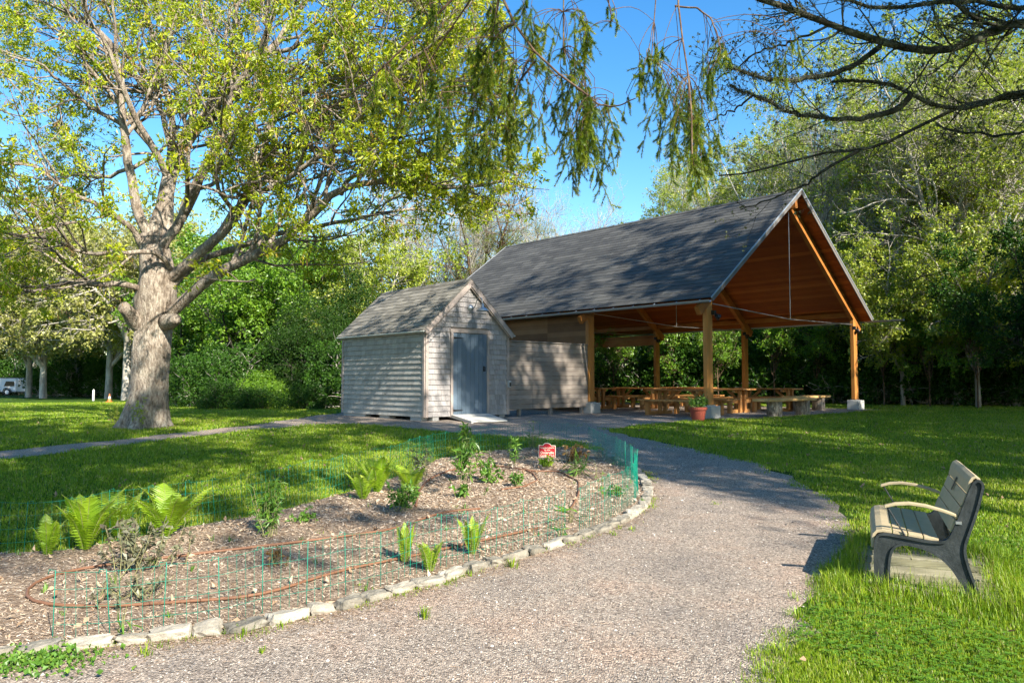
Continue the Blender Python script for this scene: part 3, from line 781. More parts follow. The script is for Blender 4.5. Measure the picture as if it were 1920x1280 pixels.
# ------------------------------------------------------------------ bench
BO = np.array([2.53, 5.35, 0.]); BB = np.array([.42, .907, 0.]); BB /= np.linalg.norm(BB); BA = np.array([.907, -.42, 0.]); BA /= np.linalg.norm(BA)
BO[2] = float(zt(BO[0], BO[1])) + .01
def bench():
    Lb = 1.22
    root = thing('park_bench', BO, 'tan slatted park bench with dark grey recycled plastic end frames', 'bench')
    frame = pm('bench_frame', [(.3, (.016, .020, .021)), (.6, (.034, .040, .041)), (.9, (.085, .09, .09))], 14, tint=.0, noise_w=1, rough=.55, bump=.35, fine=60)
    slat = pm('bench_slat', [(.2, (.34, .27, .16)), (.8, (.50, .41, .26))], 10, rough=.6, bump=.15)
    P = lambda a, b, h: BO + BA * a + BB * b + Z * h
    outer = [(0, -.03), (-.012, .2), (-.004, .355), (.018, .398), (.06, .412), (.16, .400), (.30, .382), (.40, .378), (.445, .395), (.475, .45), (.53, .60), (.590, .765), (.612, .802), (.645, .808), (.668, .785), (.666, .74), (.625, .58),
             (.575, .43), (.552, .36), (.553, .29), (.59, .15), (.655, -.03), (.575, -.03), (.52, .10), (.455, .215), (.37, .29), (.28, .325), (.18, .338), (.125, .315), (.10, .25), (.09, .12), (.085, -.03)]
    for b0 in (0, Lb - .05):
        o = np.array(outer)
        for _ in range(2): o = np.stack([o * .75 + np.roll(o, -1, 0) * .25, o * .25 + np.roll(o, -1, 0) * .75], 1).reshape(-1, 2)
        mb = MB(); mb.prism([P(a, b0 + .014, h) for a, h in o], BB * .026)
        ring = np.vstack([o, o[:2]])
        ctr = np.roll(o, 1, 0); tg = np.roll(o, -1, 0) - ctr; tg /= np.linalg.norm(tg, axis=1, keepdims=True) + 1e-9; inw = np.stack([-tg[:, 1], tg[:, 0]], 1)
        area = np.sum(o[:, 0] * np.roll(o[:, 1], -1) - np.roll(o[:, 0], -1) * o[:, 1]); inw = inw if area > 0 else -inw
        i1 = o + inw * .016; n_ = len(o)
        v = np.array([P(a, b0, h) for a, h in o] + [P(a, b0, h) for a, h in i1] + [P(a, b0 + .054, h) for a, h in i1] + [P(a, b0 + .054, h) for a, h in o])
        q = np.arange(n_); r2 = (q + 1) % n_
        mb.add(v, [np.stack([q + n_ * k, r2 + n_ * k, r2 + n_ * ((k + 1) % 4), q + n_ * ((k + 1) % 4)], 1) for k in range(4)])
        mb.build('end_frame', frame, root)
    # seat slats
    def board(prof, th, name='seat_slat', b0=.03, b1=Lb - .03):
        p = np.array(prof); t = np.gradient(p, axis=0); n = np.stack([-t[:, 1], t[:, 0]], 1); n /= np.linalg.norm(n, axis=1, keepdims=True)
        q = np.vstack([p, (p - n * th)[::-1]])
        mb = MB(); mb.prism([P(a, b0, h) for a, h in q], BB * (b1 - b0)); return mb.build(name, slat, root, bevel=.003)
    board([(-.022, .30), (-.022, .35), (-.012, .395), (.01, .42), (.05, .43), (.11, .426)], .02)
    for a, h in ((.117, .425), (.212, .414), (.307, .402)):
        board([(a, h), (a + .088, h - .010)], .02)
    bd = np.array([.60 - .468, .775 - .45]); bl = np.linalg.norm(bd); bd = bd / bl; s0 = np.array([.457, .452])
    for k in range(3):
        a = s0 + bd * (.094 * k); b = s0 + bd * (.094 * k + .087)
        board([b, a], -.02, 'back_slat')
    a = s0 + bd * .282
    board([(.655, .775), (.648, .812), (.622, .83), (.595, .815), (.58, .785), tuple(a)], -.018, 'back_slat')
    for b0 in (.0, Lb - .05):
        mb = MB()
        prof = [(.065, .600), (.13, .622), (.22, .632), (.32, .622), (.42, .597), (.50, .57)]
        up_ = [P(a, b0 + .003, h) for a, h in prof] + [P(a, b0 + .003, h - .022) for a, h in prof[::-1]]
        mb.prism(up_, BB * .045); ar = mb.build('armrest', slat, root, smooth=False, bevel=.005)
        mb = MB(); mb.tube([P(.085, b0 + .025, .59), P(.19, b0 + .025, .40)], .006, 8); mb.build('armrest_rod', frame, root)
        mb = MB(); mb.box(P(.512, b0 + .0, .515), (.035, .02, .018), np.array([BA, BB, Z])); mb.build('bolt', pm('bolt', [(0, (.4, .4, .4)), (1, (.5, .5, .5))], 3, metal=.8, rough=.4, bump=0), root)
    c = s0 + bd * .27
    mb = MB(); n = np.array([-bd[1], bd[0]])
    mb.box(P(c[0] - .0 + n[0] * .012, Lb * .5, c[1] + n[1] * .012), (.10, .045, .006), np.array([BA * bd[0] + Z * bd[1], BB, BA * n[0] + Z * n[1]])); mb.build('plaque', pm('plaque', [(0, (.06, .05, .04)), (1, (.1, .09, .07))], 6, rough=.4), root, bevel=.002)
    # platform of old timbers
    old = pm('old_timber', [(.25, (.09, .075, .045)), (.5, (.24, .23, .14)), (.8, (.36, .33, .24))], 5, (1, 7, 1), math.atan2(BA[1], BA[0]), .9, .5, .35, .65)
    rng = np.random.default_rng(4); mb = MB()
    for i, b in enumerate(np.arange(0.02, 1.3, .235)):
        c = P(.34 + rng.normal() * .02, b + .1, -.005 + rng.normal() * .003)
        c[2] = float(zt(c[0], c[1])) + .022
        mb.box(c - BA * .04, (.94, .21, .04), np.array([BA + Z * .0, BB, Z]), rng.random())
    g = P(.34, .6, 0)
    tag(mb.build('timber_platform', old, bevel=.006), 'weathered timber boards set in the grass under the bench', 'platform')

# ------------------------------------------------------------------ pavilion
FZ = .66
def shingle_plane(mb, o, ax, up, L, H, expo, wid, th, rng, nrm, off=0):
    """rows of overlapping tabs on a plane: o origin low corner, ax along, up up-slope (unit vectors)"""
    rows = int(math.ceil(H / expo))
    for r in range(rows):
        y0 = r * expo; x = -wid * rng.random()
        y1 = min(y0 + expo * 1.12, H)
        while x < L:
            w = wid * rng.uniform(.55, 1.35); a = max(x, 0); b = min(x + w - .004, L)
            if b > a + .01:
                lo = th * rng.uniform(.9, 1.15)
                p = [o + ax * a + up * (y0) + nrm * lo, o + ax * b + up * (y0) + nrm * lo, o + ax * b + up * y1 + nrm * .002, o + ax * a + up * y1 + nrm * .002]
                q = [p[0] - nrm * lo, p[1] - nrm * lo, p[2] - nrm * .004, p[3] - nrm * .004]
                v = np.array(p + q)
                mb.add(v, [[[0, 1, 2, 3], [4, 5, 1, 0], [5, 6, 2, 1], [7, 4, 0, 3]]], rng.random())
            x += w

def pavilion():
    rng = np.random.default_rng(7)
    root = thing('picnic_pavilion', pav(0, 0, FZ), 'open timber picnic pavilion with steep dark shingle roof', 'pavilion')
    ang = math.atan2(U[1], U[0]); angv = math.atan2(Vv[1], Vv[0])
    wood = pm('stained_post', [(.2, (.28, .10, .022)), (.5, (.45, .19, .045)), (.8, (.58, .29, .09))], 5, (1, 1, .12), 0, .55, .25, .2, .8)
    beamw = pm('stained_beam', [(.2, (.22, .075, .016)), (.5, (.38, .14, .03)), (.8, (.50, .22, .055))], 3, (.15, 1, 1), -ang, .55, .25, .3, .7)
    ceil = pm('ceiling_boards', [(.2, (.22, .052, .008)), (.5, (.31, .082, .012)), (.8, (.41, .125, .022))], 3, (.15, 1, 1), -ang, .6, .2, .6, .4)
    roofm = pm('roof_shingle', [(.1, (.034, .034, .034)), (.5, (.068, .067, .063)), (.95, (.135, .13, .118))], 1.5, tint=.36, noise_w=.5, rough=.9, bump=0)
    conc = pm('concrete', [(.3, (.38, .37, .35)), (.7, (.56, .55, .52))], 5, rough=.9, bump=.3)
    metal = pm('gutter_metal', [(0, (.30, .33, .36)), (1, (.42, .45, .48))], 3, metal=.4, rough=.4, bump=0)
    trim = pm('grey_trim', [(.3, (.11, .10, .09)), (.7, (.20, .18, .165))], 5, (1, 1, 1), rough=.7)
    steel = pm('steel_rod', [(0, (.32, .32, .32)), (1, (.45, .45, .45))], 3, metal=.8, rough=.35, bump=0)
    black = pm('black_lamp', [(0, (.015, .015, .015)), (1, (.03, .03, .03))], 3, rough=.4, bump=0)
    Rm = np.array([U, Vv, Z])
    W_, o_s, o_t = 9.2, .45, .52
    EZ, RZ = 3.88 - .0, 7.66            # top of the roof at the eave and at the ridge
    run = W_ / 2 + o_t; sl = math.hypot(run, RZ - EZ); slope = (RZ - EZ) / run
    Lr = 12.9 + 2 * o_s
    cosA, sinA = run / sl, (RZ - EZ) / sl
    for side in (0, 1):
        if side == 0: lo = pav(-o_s, -o_t, EZ); upv = Vv * cosA + Z * sinA; nr = -Vv * sinA + Z * cosA
        else: lo = pav(-o_s, W_ + o_t, EZ); upv = -Vv * cosA + Z * sinA; nr = Vv * sinA + Z * cosA
        mb = MB()
        shingle_plane(mb, lo, U, upv, Lr, sl, .215, .5, .011, rng, nr)
        # deck under the shingles
        mb.add(np.array([lo, lo + U * Lr, lo + U * Lr + upv * sl, lo + upv * sl]) - nr * .006, [[[0, 1, 2, 3]]], .1)
        if side == 0:
            c0 = lo + upv * sl
            for k in range(int(Lr / .3)):
                mb.add(np.array([c0 + U * k * .3 - upv * .14 + nr * .024, c0 + U * (k + 1) * .3 - upv * .14 + nr * .014, c0 + U * (k + 1) * .3 + Z * .026, c0 + U * k * .3 + Z * .034]), [[[0, 1, 2, 3]]], rng.random())
        rf = mb.build('roof', roofm, root)
        # ceiling: tongue and groove boards running along the building
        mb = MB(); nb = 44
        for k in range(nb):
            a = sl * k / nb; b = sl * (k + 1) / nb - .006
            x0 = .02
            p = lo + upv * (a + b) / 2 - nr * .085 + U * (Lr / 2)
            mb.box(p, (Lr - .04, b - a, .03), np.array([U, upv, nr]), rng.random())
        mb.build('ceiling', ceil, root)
        # rake boards at both gables
        for e, ss in ((0, -1), (Lr, 1)):
            mb = MB(); s = lo + U * (e + ss * .012) - nr * .055
            mb.bar(s - upv * .0, s + upv * (sl + .02), .03, .13, up=nr, tint=.5); mb.build('rake_board', trim, root)
            mb = MB(); s = lo + U * (e + ss * .03) + nr * .01
            mb.bar(s - upv * .03, s + upv * (sl + .01), .02, .035, up=nr); mb.build('drip_edge', metal, root)
        # gutter
        mb = MB(); g = lo - Z * .07 + (-Vv if side == 0 else Vv) * .07
        ext0, ext1 = (0.02, .02) if side == 0 else (1.05, .02)
        k = 8; prof = [(.065 * math.cos(a), .065 * math.sin(a)) for a in np.linspace(math.pi, 2 * math.pi, k)]
        prof = prof + [(x * .93, z * .93) for x, z in prof[::-1]]
        mb.prism([g - U * ext0 + Vv * x + Z * z for x, z in prof], U * (Lr + ext0 + ext1)); mb.build('gutter', metal, root, smooth=False)
        for q in np.arange(.3, Lr, .75):
            mb = MB(); mb.bar(g + U * q - Vv * .072 + Z * -.02, g + U * q + Vv * .03 + Z * .035, .022, .006); mb.build('gutter_strap', metal, root)
    # gable-side purlins / barge rafters on the first frame and rafters at every frame
    for s in (0, 4.3, 8.6, 12.9):
        for side in (0, 1):
            mb = MB()
            t0, t1 = (-.02, W_ / 2) if side == 0 else (W_ + .02, W_ / 2)
            if side: a = pav(s, W_ + .47, 3.88 - .36 + .02); 
            else: a = pav(s, -.47, 3.88 - .36 + .02)
            b = pav(s, W_ / 2, 7.66 - .36 - .0)
            mb.bar(a, b, .14, .24, up=Z); mb.build('rafter', beamw, root, bevel=.008)
    # ridge and wall plates
    mb = MB(); mb.bar(pav(-.3, W_ / 2, 7.66 - .42), pav(13.2, W_ / 2, 7.66 - .42), .14, .3); mb.build('ridge_beam', beamw, root, bevel=.008)
    for t in (0, W_):
        mb = MB(); mb.bar(pav(.1, t, 4.02), pav(13.1, t, 4.02), .14, .16); mb.build('eave_beam', beamw, root, bevel=.008)
        mb = MB()
        for k in range(3): mb.box(pav(8.6 + 2.15, t + (.09 if t else -.09), 3.62 - k * .15), (4.0, .03, .145), Rm, rng.random())
        mb.build('header_boards', beamw, root)
    posts = [(s, t) for t in (0, W_) for s in (0, 4.3, 8.6, 12.9)]
    for s, t in posts:
        mb = MB(); z0 = FZ + .36
        mb.box(pav(s, t, (z0 + 4.05) / 2), (.135, .27, 4.05 - z0), Rm, rng.random())
        mb.box(pav(s - .09, t, (z0 + 3.70) / 2), (.045, .13, 3.70 - z0), Rm, rng.random()) if False else None
        mb.build('post', wood, root, bevel=.012)
        mb = MB(); mb.box(pav(s - .02, t, FZ + .16), (.42, .46, .34), Rm, rng.random()); mb.build('footing', conc, root, bevel=.02)
        mb = MB(); mb.box(pav(s, t, FZ + .345), (.2, .3, .03), Rm); mb.build('post_shoe', steel, root)
    # steel ties in each frame
    for s in (0, 4.3, 8.6):
        mb = MB(); c = pav(s - .02, W_ / 2, 3.60)
        mb.tube([pav(s - .02, .1, 3.80), c, pav(s - .02, W_ - .1, 3.66)], .014, 6)
        mb.tube([c, pav(s - .02, W_ / 2, 7.0)], .012, 6); mb.build('tie_rod', steel, root)
    # flood lamps
    for s, t in ((0, 0), (0, W_), (4.3, W_), (8.6, W_)):
        c = pav(s - .2, t + (.12 if t == 0 else -.22), 3.45)
        mb = MB(); mb.lathe((0, 0, 0), [(0.001, 0), (.055, 0), (.06, .05), (.05, .16), (.03, .2), (.001, .2)], 14)
        V0 = mb.V[0]; a = math.radians(115); Rx = np.array([[1, 0, 0], [0, math.cos(a), math.sin(a)], [0, -math.sin(a), math.cos(a)]])
        v1 = V0 @ Rx + c; v2 = V0 @ Rx @ np.array([[-1, 0, 0], [0, -1, 0], [0, 0, 1]]) + c + Vv * .14
        f = mb.F[4][0]; m2 = MB(); m2.add(v1, [f]).add(v2, [f]); m2.box(c + Z * .08 + U * .08, (.1, .1, .12), Rm); m2.build('flood_lamp', black, root, smooth=False)
    # front wall of horizontal boards between the second and the last post
    wallm = pm('wall_boards', [(.2, (.13, .06, .027)), (.5, (.22, .11, .05)), (.85, (.31, .17, .085))], 3, (.2, 1, 1), -ang, .7, .3, .55, .45)
    mb = MB(); z = FZ + .2; k = 0
    while z < 4.02:
        for a, b in ((4.37, 6.2), (6.2, 8.53), (8.67, 12.83)): mb.box(pav((a + b) / 2, .03, z + .075), (b - a - .004, .04, .1485), Rm, rng.random())
        z += .15
    mb.build('wall', wallm, root)
    mb = MB(); z = FZ + .2
    while z < 3.6:
        mb.box(pav(12.86, W_ / 2, z + .075), (.04, W_ - .3, .144), Rm, rng.random()) if z < 1.3 else None
        z += .15
    if mb.V: mb.build('low_end_wall', wallm, root)

def picnic_table(c, ang, wood, label):
    root = thing('picnic_table', (0, 0, 0), label, 'table', 'picnic tables under the pavilion roof')
    rng = np.random.default_rng(3)
    for k in range(5):
        mb = MB(); mb.box((0, -.32 + k * .16, .735), (2.1, .152, .045), None, rng.random()); mb.build('top_plank', wood, root, bevel=.004)
    for s in (-1, 1):
        for k in (0, 1):
            mb = MB(); mb.box((0, s * (.66 + k * .155), .44), (2.1, .148, .045), None, rng.random()); mb.build('seat_plank', wood, root, bevel=.004)
    for x in (-.78, .78):
        for y in (-.13, .13):
            mb = MB(); mb.box((x, y, .38), (.09, .11, .66), None, rng.random()); mb.build('leg', wood, root, bevel=.005)
        mb = MB(); mb.box((x + .092, 0, .055), (.09, 1.1, .11)); mb.build('foot_beam', wood, root, bevel=.005)
        mb = MB(); mb.box((x + .092, 0, .36), (.09, 1.7, .11)); mb.build('seat_beam', wood, root, bevel=.005)
        mb = MB(); mb.box((x + .092, 0, .67), (.09, .74, .08)); mb.build('top_beam', wood, root, bevel=.005)
        for s in (-1, 1):
            mb = MB(); mb.box((x, s * .72, .19), (.10, .16, .40)); mb.build('leg', wood, root, bevel=.005)
        mb = MB(); mb.bar((x * .93, 0, .33), (x * .35, 0, .70), .07, .08); mb.build('brace', wood, root, bevel=.004)
    root.location = c; root.rotation_euler = (0, 0, ang)
    return root

def furniture():
    ang = math.atan2(U[1], U[0])
    wood = pm('table_wood', [(.15, (.26, .10, .03)), (.5, (.42, .20, .065)), (.85, (.56, .33, .13))], 3, (.2, 1, 1), 0, .5, .2, .5, .5)
    spots = [(1.45, .95, 'picnic table nearest the front corner post, beside the flower pot'), (1.9, 3.6, 'picnic table in the middle, right behind the front corner post'),
             (1.5, 5.9, 'picnic table farthest right under the roof, in front of the dark woods'), (5.9, 4.4, 'picnic table left of the back left post seen between two posts'),
             (6.9, 2.6, 'picnic table half hidden behind the end of the plank fence'), (5.6, 7.2, 'picnic table at the back edge beside the rear post')]
    p0 = None
    for s, t, lab in spots:
        z = pav(s, t); loc = (z[0], z[1], float(zt(z[0], z[1])) + .012)
        if p0 is None: p0 = picnic_table(loc, ang, wood, lab); o = p0
        else: o = copy_tree(p0); o.location = loc
        o.rotation_euler = (0, 0, ang + (hash(lab) % 1 if False else 0)); o['label'] = lab
    slabw = pm('slab_wood', [(.2, (.36, .20, .07)), (.5, (.52, .33, .13)), (.8, (.62, .46, .22))], 3, (1, .25, 1), 0, .6, .3, .2, .8)
    for s, t, L, lab in ((-.8, 2.7, 2.9, 'thick live-edge slab bench on round log stumps by the lawn edge'), (.5, 6.6, 2.4, 'farther slab bench on log stumps behind the first slab bench')):
        c = pav(s, t); z0 = float(zt(c[0], c[1])) + .012; c[2] = z0
        root = thing('log_bench', c, lab, 'bench')
        rng = np.random.default_rng(int(L * 10)); n = 14
        e = np.linspace(-L / 2, L / 2, n)
        top = [c + Vv * x + U * (.23 + .02 * rng.normal()) + Z * .43 for x in e] + [c + Vv * x - U * (.24 + .02 * rng.normal()) + Z * .43 for x in e[::-1]]
        mb = MB(); mb.prism(top, Z * .075); mb.build('slab_top', slabw, root, bevel=.01)
        for x in (-L * .22, L * .36):
            mb = MB(); k = 18; ph = rng.random() * 6
            rr = [.21 * (1 + .05 * math.sin(3 * a + ph) + .02 * rng.normal()) for a in np.linspace(0, 2 * math.pi, k, endpoint=False)]
            ring = [c + Vv * x + np.array([r * math.cos(a), r * math.sin(a), -.02]) for r, a in zip(rr, np.linspace(0, 2 * math.pi, k, endpoint=False))]
            mb.prism(ring, Z * .45); mb.build('stump', M['bark'], root, bevel=.01)
    # flower pot
    g = gp(1309, 789); r = .235
    root = thing('flower_pot', g, 'dark red flower pot with a leafy plant beside the front corner post', 'pot')
    terra = pm('terracotta', [(0, (.20, .045, .03)), (1, (.30, .07, .045))], 5, rough=.6, bump=.1)
    mb = MB(); mb.lathe(g, [(.001, .01), (.155, .0), (.21, .29), (.235, .29), (.24, .36), (.22, .36), (.20, .30), (.001, .30)], 28); mb.build('pot', terra, root, smooth=False)
    rng = np.random.default_rng(8); n = 26; b = np.array(g) + Z * .3
    C = np.empty((n, 5, 3)); C[:, 0] = b + np.c_[rng.normal(size=(n, 2)) * .06, np.zeros(n)]; d = unit(np.c_[rng.normal(size=(n, 2)) * .4, np.ones(n)])
    for j in range(1, 5): d = unit(d + rng.normal(size=(n, 3)) * .2); C[:, j] = C[:, j - 1] + d * rng.uniform(.05, .11, n)[:, None]
    v, f = tubes(C, np.full((n, 5), .004), 4); MB().add(v, [f]).build('stems', M['stalk'], root)
    v, f, t = leafset(rng, C, 500, .085, .35, .1, .01, .2); MB().add(v, [f], t).build('leaves', M['herb'], root)

# ------------------------------------------------------------------ shed and screen fence
SHO = np.array([-2.22, 19.36, 0.])          # near front corner
SHW, SHL = 2.88, 4.15
def shd(s, t, z=0): return SHO + U * s + Vv * t + Z * z
def shed():
    rng = np.random.default_rng(17)
    root = thing('garden_shed', shd(0, 0, .6), 'small weathered grey shingled shed with a blue door', 'shed')
    Rm = np.array([U, Vv, Z])
    shg = pm('cedar_shingle', [(.1, (.19, .175, .172)), (.4, (.29, .27, .265)), (.75, (.39, .365, .355)), (1, (.47, .43, .41))], 4, (3, 3, .6), 0, .95, .15, .35, .5, fine=12)
    shg2 = pm('cedar_shingle_side', [(.1, (.20, .19, .175)), (.4, (.31, .297, .275)), (.75, (.42, .40, .37)), (1, (.51, .485, .44))], 4, (3, 3, .6), 0, .95, .15, .3, .5, fine=12)
    roofm = pm('shed_roof_shingle', [(.05, (.12, .112, .097)), (.5, (.18, .168, .145)), (.95, (.27, .25, .215))], 2, tint=.75, noise_w=.2, rough=.95, bump=0)
    trim = pm('cedar_trim', [(.2, (.22, .18, .16)), (.5, (.36, .30, .27)), (.8, (.46, .40, .36))], 6, (1, 1, .3), rough=.85, bump=.3, tint=.2, noise_w=.8)
    blue = pm('blue_door', [(.2, (.095, .135, .18)), (.8, (.14, .19, .245))], 4, (1, 1, .2), rough=.6, bump=.15, tint=.3, noise_w=.7)
    black = pm('iron', [(0, (.012, .012, .012)), (1, (.03, .03, .03))], 3, rough=.5, bump=0)
    block = pm('cinder', [(.2, (.26, .26, .25)), (.8, (.42, .41, .39))], 12, rough=.95, bump=.4)
    zb, zw = .74, 3.02                      # bottom and top of the walls
    apex = 4.34; ht = SHW / 2; ov = .13
    sl_dir = unit(np.array([ht + ov, apex - zw])) if False else None
    # core walls
    mb = MB()
    pent = [shd(.02, .02, zb), shd(.02, SHW - .02, zb), shd(.02, SHW - .02, zw - .02), shd(.02, ht, apex - .12), shd(.02, .02, zw - .02)]
    mb.prism(pent, U * (SHL - .04)); mb.build('wall_core', trim, root)
    mb = MB(); mb2 = MB()
    expo = .138; th = .022
    def clipw(z):                             # half-width available on the gable at height z
        if z <= zw: return 0, SHW
        f = (z - zw) / (apex - .10 - zw); return ht * f, SHW - ht * f
    z = zb; row = 0
    dl, dr, dt = .80, 2.13, 3.02
    while z < apex - .2:
        lo, hi = clipw(z + expo)
        lo2, hi2 = clipw(z)
        x = lo - .2 * rng.random()
        while x < hi:
            w = rng.uniform(.09, .21); a, b = max(x, max(lo, .075)), min(x + w - .004, min(hi, SHW - .075))
            if b - a > .02:
                segs = [(a, b)]
                if z + expo * .35 < dt: segs = [(a, min(b, dl))] if a < dl and b < dr else ([(max(a, dr), b)] if b > dr else [])
                for a_, b_ in segs:
                    if b_ - a_ < .02: continue
                    tz = rng.random(); jz = rng.normal() * .001
                    o = shd(0, a_, z + jz); L = b_ - a_
                    v = [o - U * th, o - U * th + Vv * L, o + U * .004 + Vv * L + Z * expo * 1.08, o + U * .004 + Z * expo * 1.08, o + U * .01, o + U * .01 + Vv * L, o + U * .01 + Vv * L + Z * expo, o + U * .01 + Z * expo]
                    mb.add(np.array(v), [[[0, 1, 2, 3], [4, 5, 1, 0], [5, 6, 2, 1], [7, 4, 0, 3]]], tz)
            x += w
        z += expo
    mb.build('front_shingles', shg, root)
    for tt, sg in ((0, -1), (SHW, 1)):
        mb = MB(); z = zb
        while z < zw - .12:
            x = -.1
            while x < SHL:
                w = rng.uniform(.09, .21); a, b = max(x, .08), min(x + w - .004, SHL - .08)
                if b - a > .02:
                    o = shd(a, tt, z + rng.normal() * .001); L = b - a; n = Vv * sg
                    e = min(expo * 1.08, zw - .1 - z)
                    v = [o + n * .026, o + n * .026 + U * L, o - n * .006 + U * L + Z * e, o - n * .006 + Z * e, o - n * .01, o - n * .01 + U * L, o - n * .01 + U * L + Z * e, o - n * .01 + Z * e]
                    mb.add(np.array(v), [[[0, 1, 2, 3], [4, 5, 1, 0], [5, 6, 2, 1], [7, 4, 0, 3]]], rng.random())
                x += w
            z += expo
        mb.build('side_shingles', shg2, root)
    # corner boards
    for s, t in ((0, 0), (0, SHW), (SHL, 0), (SHL, SHW)):
        mb = MB(); ss = -.013 if s == 0 else .013; st = -.015 if t == 0 else .015
        mb.box(shd(s + ss, t + (.045 if t == 0 else -.045), (zb + zw) / 2 - .01), (.03, .09, zw - zb), Rm)
        mb.box(shd(s + (.045 if s == 0 else -.045), t + st, (zb + zw) / 2 - .012), (.085, .03, zw - zb - .006), Rm)
        mb.build('corner_board', trim, root, bevel=.003)
    # roof
    rise = apex - zw; run = ht + ov; k = rise / ht
    ez = zw - ov * k + .06; rz = apex + .06
    sl = math.hypot(run, rz - ez); c_, s_ = run / sl, (rz - ez) / sl
    for side in (0, 1):
        if side == 0: lo = shd(-.10, -ov, ez); up = Vv * c_ + Z * s_; nr = -Vv * s_ + Z * c_
        else: lo = shd(-.10, SHW + ov, ez); up = -Vv * c_ + Z * s_; nr = Vv * s_ + Z * c_
        Lr = SHL + .2
        mb = MB(); shingle_plane(mb, lo, U, up, Lr, sl, .165, .3, .012, rng, nr)
        if side == 0:
            c0 = lo + up * sl
            for q in range(int(Lr / .26)): mb.add(np.array([c0 + U * q * .26 - up * .12 + nr * .022, c0 + U * (q + 1) * .26 - up * .12 + nr * .014, c0 + U * (q + 1) * .26 + Z * .02, c0 + U * q * .26 + Z * .03]), [[[0, 1, 2, 3]]], rng.random())
        mb.box(lo + U * Lr / 2 + up * sl / 2 - nr * .022, (Lr - .01, sl - .01, .03), np.array([U, up, nr]), .2)
        mb.build('roof', roofm, root)
        for e, ss in ((.0, -1), (Lr, 1)):
            mb = MB(); s = lo + U * (e + ss * .002) - nr * .085
            mb.bar(s, s + up * (sl - .02), .03, .13, up=nr); mb.build('rake_board', trim, root, bevel=.003)
            mb = MB(); s = lo + U * (e - ss * .03) - nr * .155
            mb.bar(s + up * .08, s + up * (sl - .03), .025, .05, up=nr); mb.build('rake_board', trim, root, bevel=.003)
        mb = MB(); s = lo - nr * .06 + up * .02
        mb.bar(s + U * .01, s + U * (Lr - .01), .03, .11, up=Z); mb.build('eave_board', trim, root, bevel=.003)
        mb = MB(); s = lo - nr * .045 + (-Vv if side == 0 else Vv) * .03
        mb.tube([s - U * .02, s + U * (Lr + .02)], .022, 8); mb.build('eave_strip', pm('pale_metal', [(0, (.5, .5, .46)), (1, (.6, .6, .55))], 3, rough=.5, bump=0), root)
    # door with frame
    door = MB(); npl = 8
    for q in range(npl):
        w = (dr - dl - .16) / npl; a = dl + .08 + q * w
        door.box(shd(-.012, a + w / 2, (zb + .03 + dt - .09) / 2), (.035, w - .006, dt - .09 - zb - .03), Rm, rng.random())
    door.box(shd(.012, (dl + dr) / 2, (zb + .03 + dt - .09) / 2), (.02, dr - dl - .16, dt - .09 - zb - .03), Rm)
    door = door.build('door', blue, root, bevel=.003)
    for z in (dt - .22, zb + .15):
        mb = MB(); o = shd(-.034, dl + .075, z)
        mb.prism([o + Z * .028, o - Z * .028, o + Vv * .34 - Z * .006, o + Vv * .34 + Z * .006], -U * .008)
        mb.box(shd(-.036, dl + .065, z), (.016, .035, .15), Rm); h = mb.build('hinge', black, root); h.parent = door; h.location = (0, 0, 0)
    mb = MB(); mb.box(shd(-.045, dr - .2, 2.0), (.03, .03, .13), Rm); mb.tube([shd(-.05, dr - .2, 2.04), shd(-.11, dr - .2, 2.04), shd(-.11, dr - .2, 1.94), shd(-.05, dr - .2, 1.93)], .009, 6); h = mb.build('handle', black, root); h.parent = door
    mb = MB()
    mb.box(shd(-.02, dl + .04, (zb + dt - .08) / 2 - .02), (.05, .075, dt - .08 - zb + .04), Rm); mb.box(shd(-.02, dr - .04, (zb + dt - .08) / 2 - .02), (.05, .075, dt - .08 - zb + .04), Rm)
    mb.box(shd(-.025, (dl + dr) / 2, dt - .03), (.06, dr - dl + .05, .095), Rm)
    mb.build('door_frame', trim, root, bevel=.003)
    # lamp over the door
    galv = pm('galvanised', [(.2, (.38, .40, .42)), (.8, (.55, .57, .58))], 9, metal=.7, rough=.4, bump=0)
    lb = shd(-.02, 1.49, 3.62)
    lamp = MB()
    b = MB(); b.lathe((0, 0, 0), [(.001, .05), (.04, .05), (.06, .03), (.095, .012), (.10, 0)], 20); v = b.V[0]
    R2 = np.array([Vv, Z, -U]); lamp.add(v @ R2 + lb, [b.F[4][0]])
    arm = []
    for q in np.linspace(0, 1, 14):
        a = q * math.pi
        arm.append(lb - U * (.06 + .36 * q ** 1.0) + Z * (.24 * math.sin(min(q * 1.15, 1) * math.pi) ** .8 * 1.0 + .10 * q) + Vv * 0)
    arm = [lb - U * .03, lb - U * .12 + Z * .0, lb - U * .19 + Z * .05, lb - U * .22 + Z * .14, lb - U * .27 + Z * .24, lb - U * .35 + Z * .28, lb - U * .43 + Z * .25, lb - U * .47 + Z * .17, lb - U * .48 + Z * .06]
    lamp.tube(resample(arm, 24), .013, 8)
    e = lb - U * .48 - Z * .0
    lamp.lathe(e, [(.001, .09), (.035, .088), (.04, .0), (.06, -.015), (.12, -.05), (.165, -.095), (.168, -.11), (.16, -.108), (.11, -.06), (.03, -.03), (.001, -.03)], 28)
    lamp.build('wall_lamp', galv, root, smooth=True)
    mb = MB(); mb.box(shd(-.06, SHW - .03, 1.58), (.07, .09, .19), Rm); ob = mb.build('switch_box', pm('greybox', [(0, (.3, .32, .33)), (1, (.42, .43, .44))], 3, rough=.5), root, bevel=.01)
    mb = MB(); mb.box(shd(-.10, SHW - .03, 1.57), (.02, .05, .11), Rm); b2 = mb.build('switch_cover', black, root, bevel=.003)
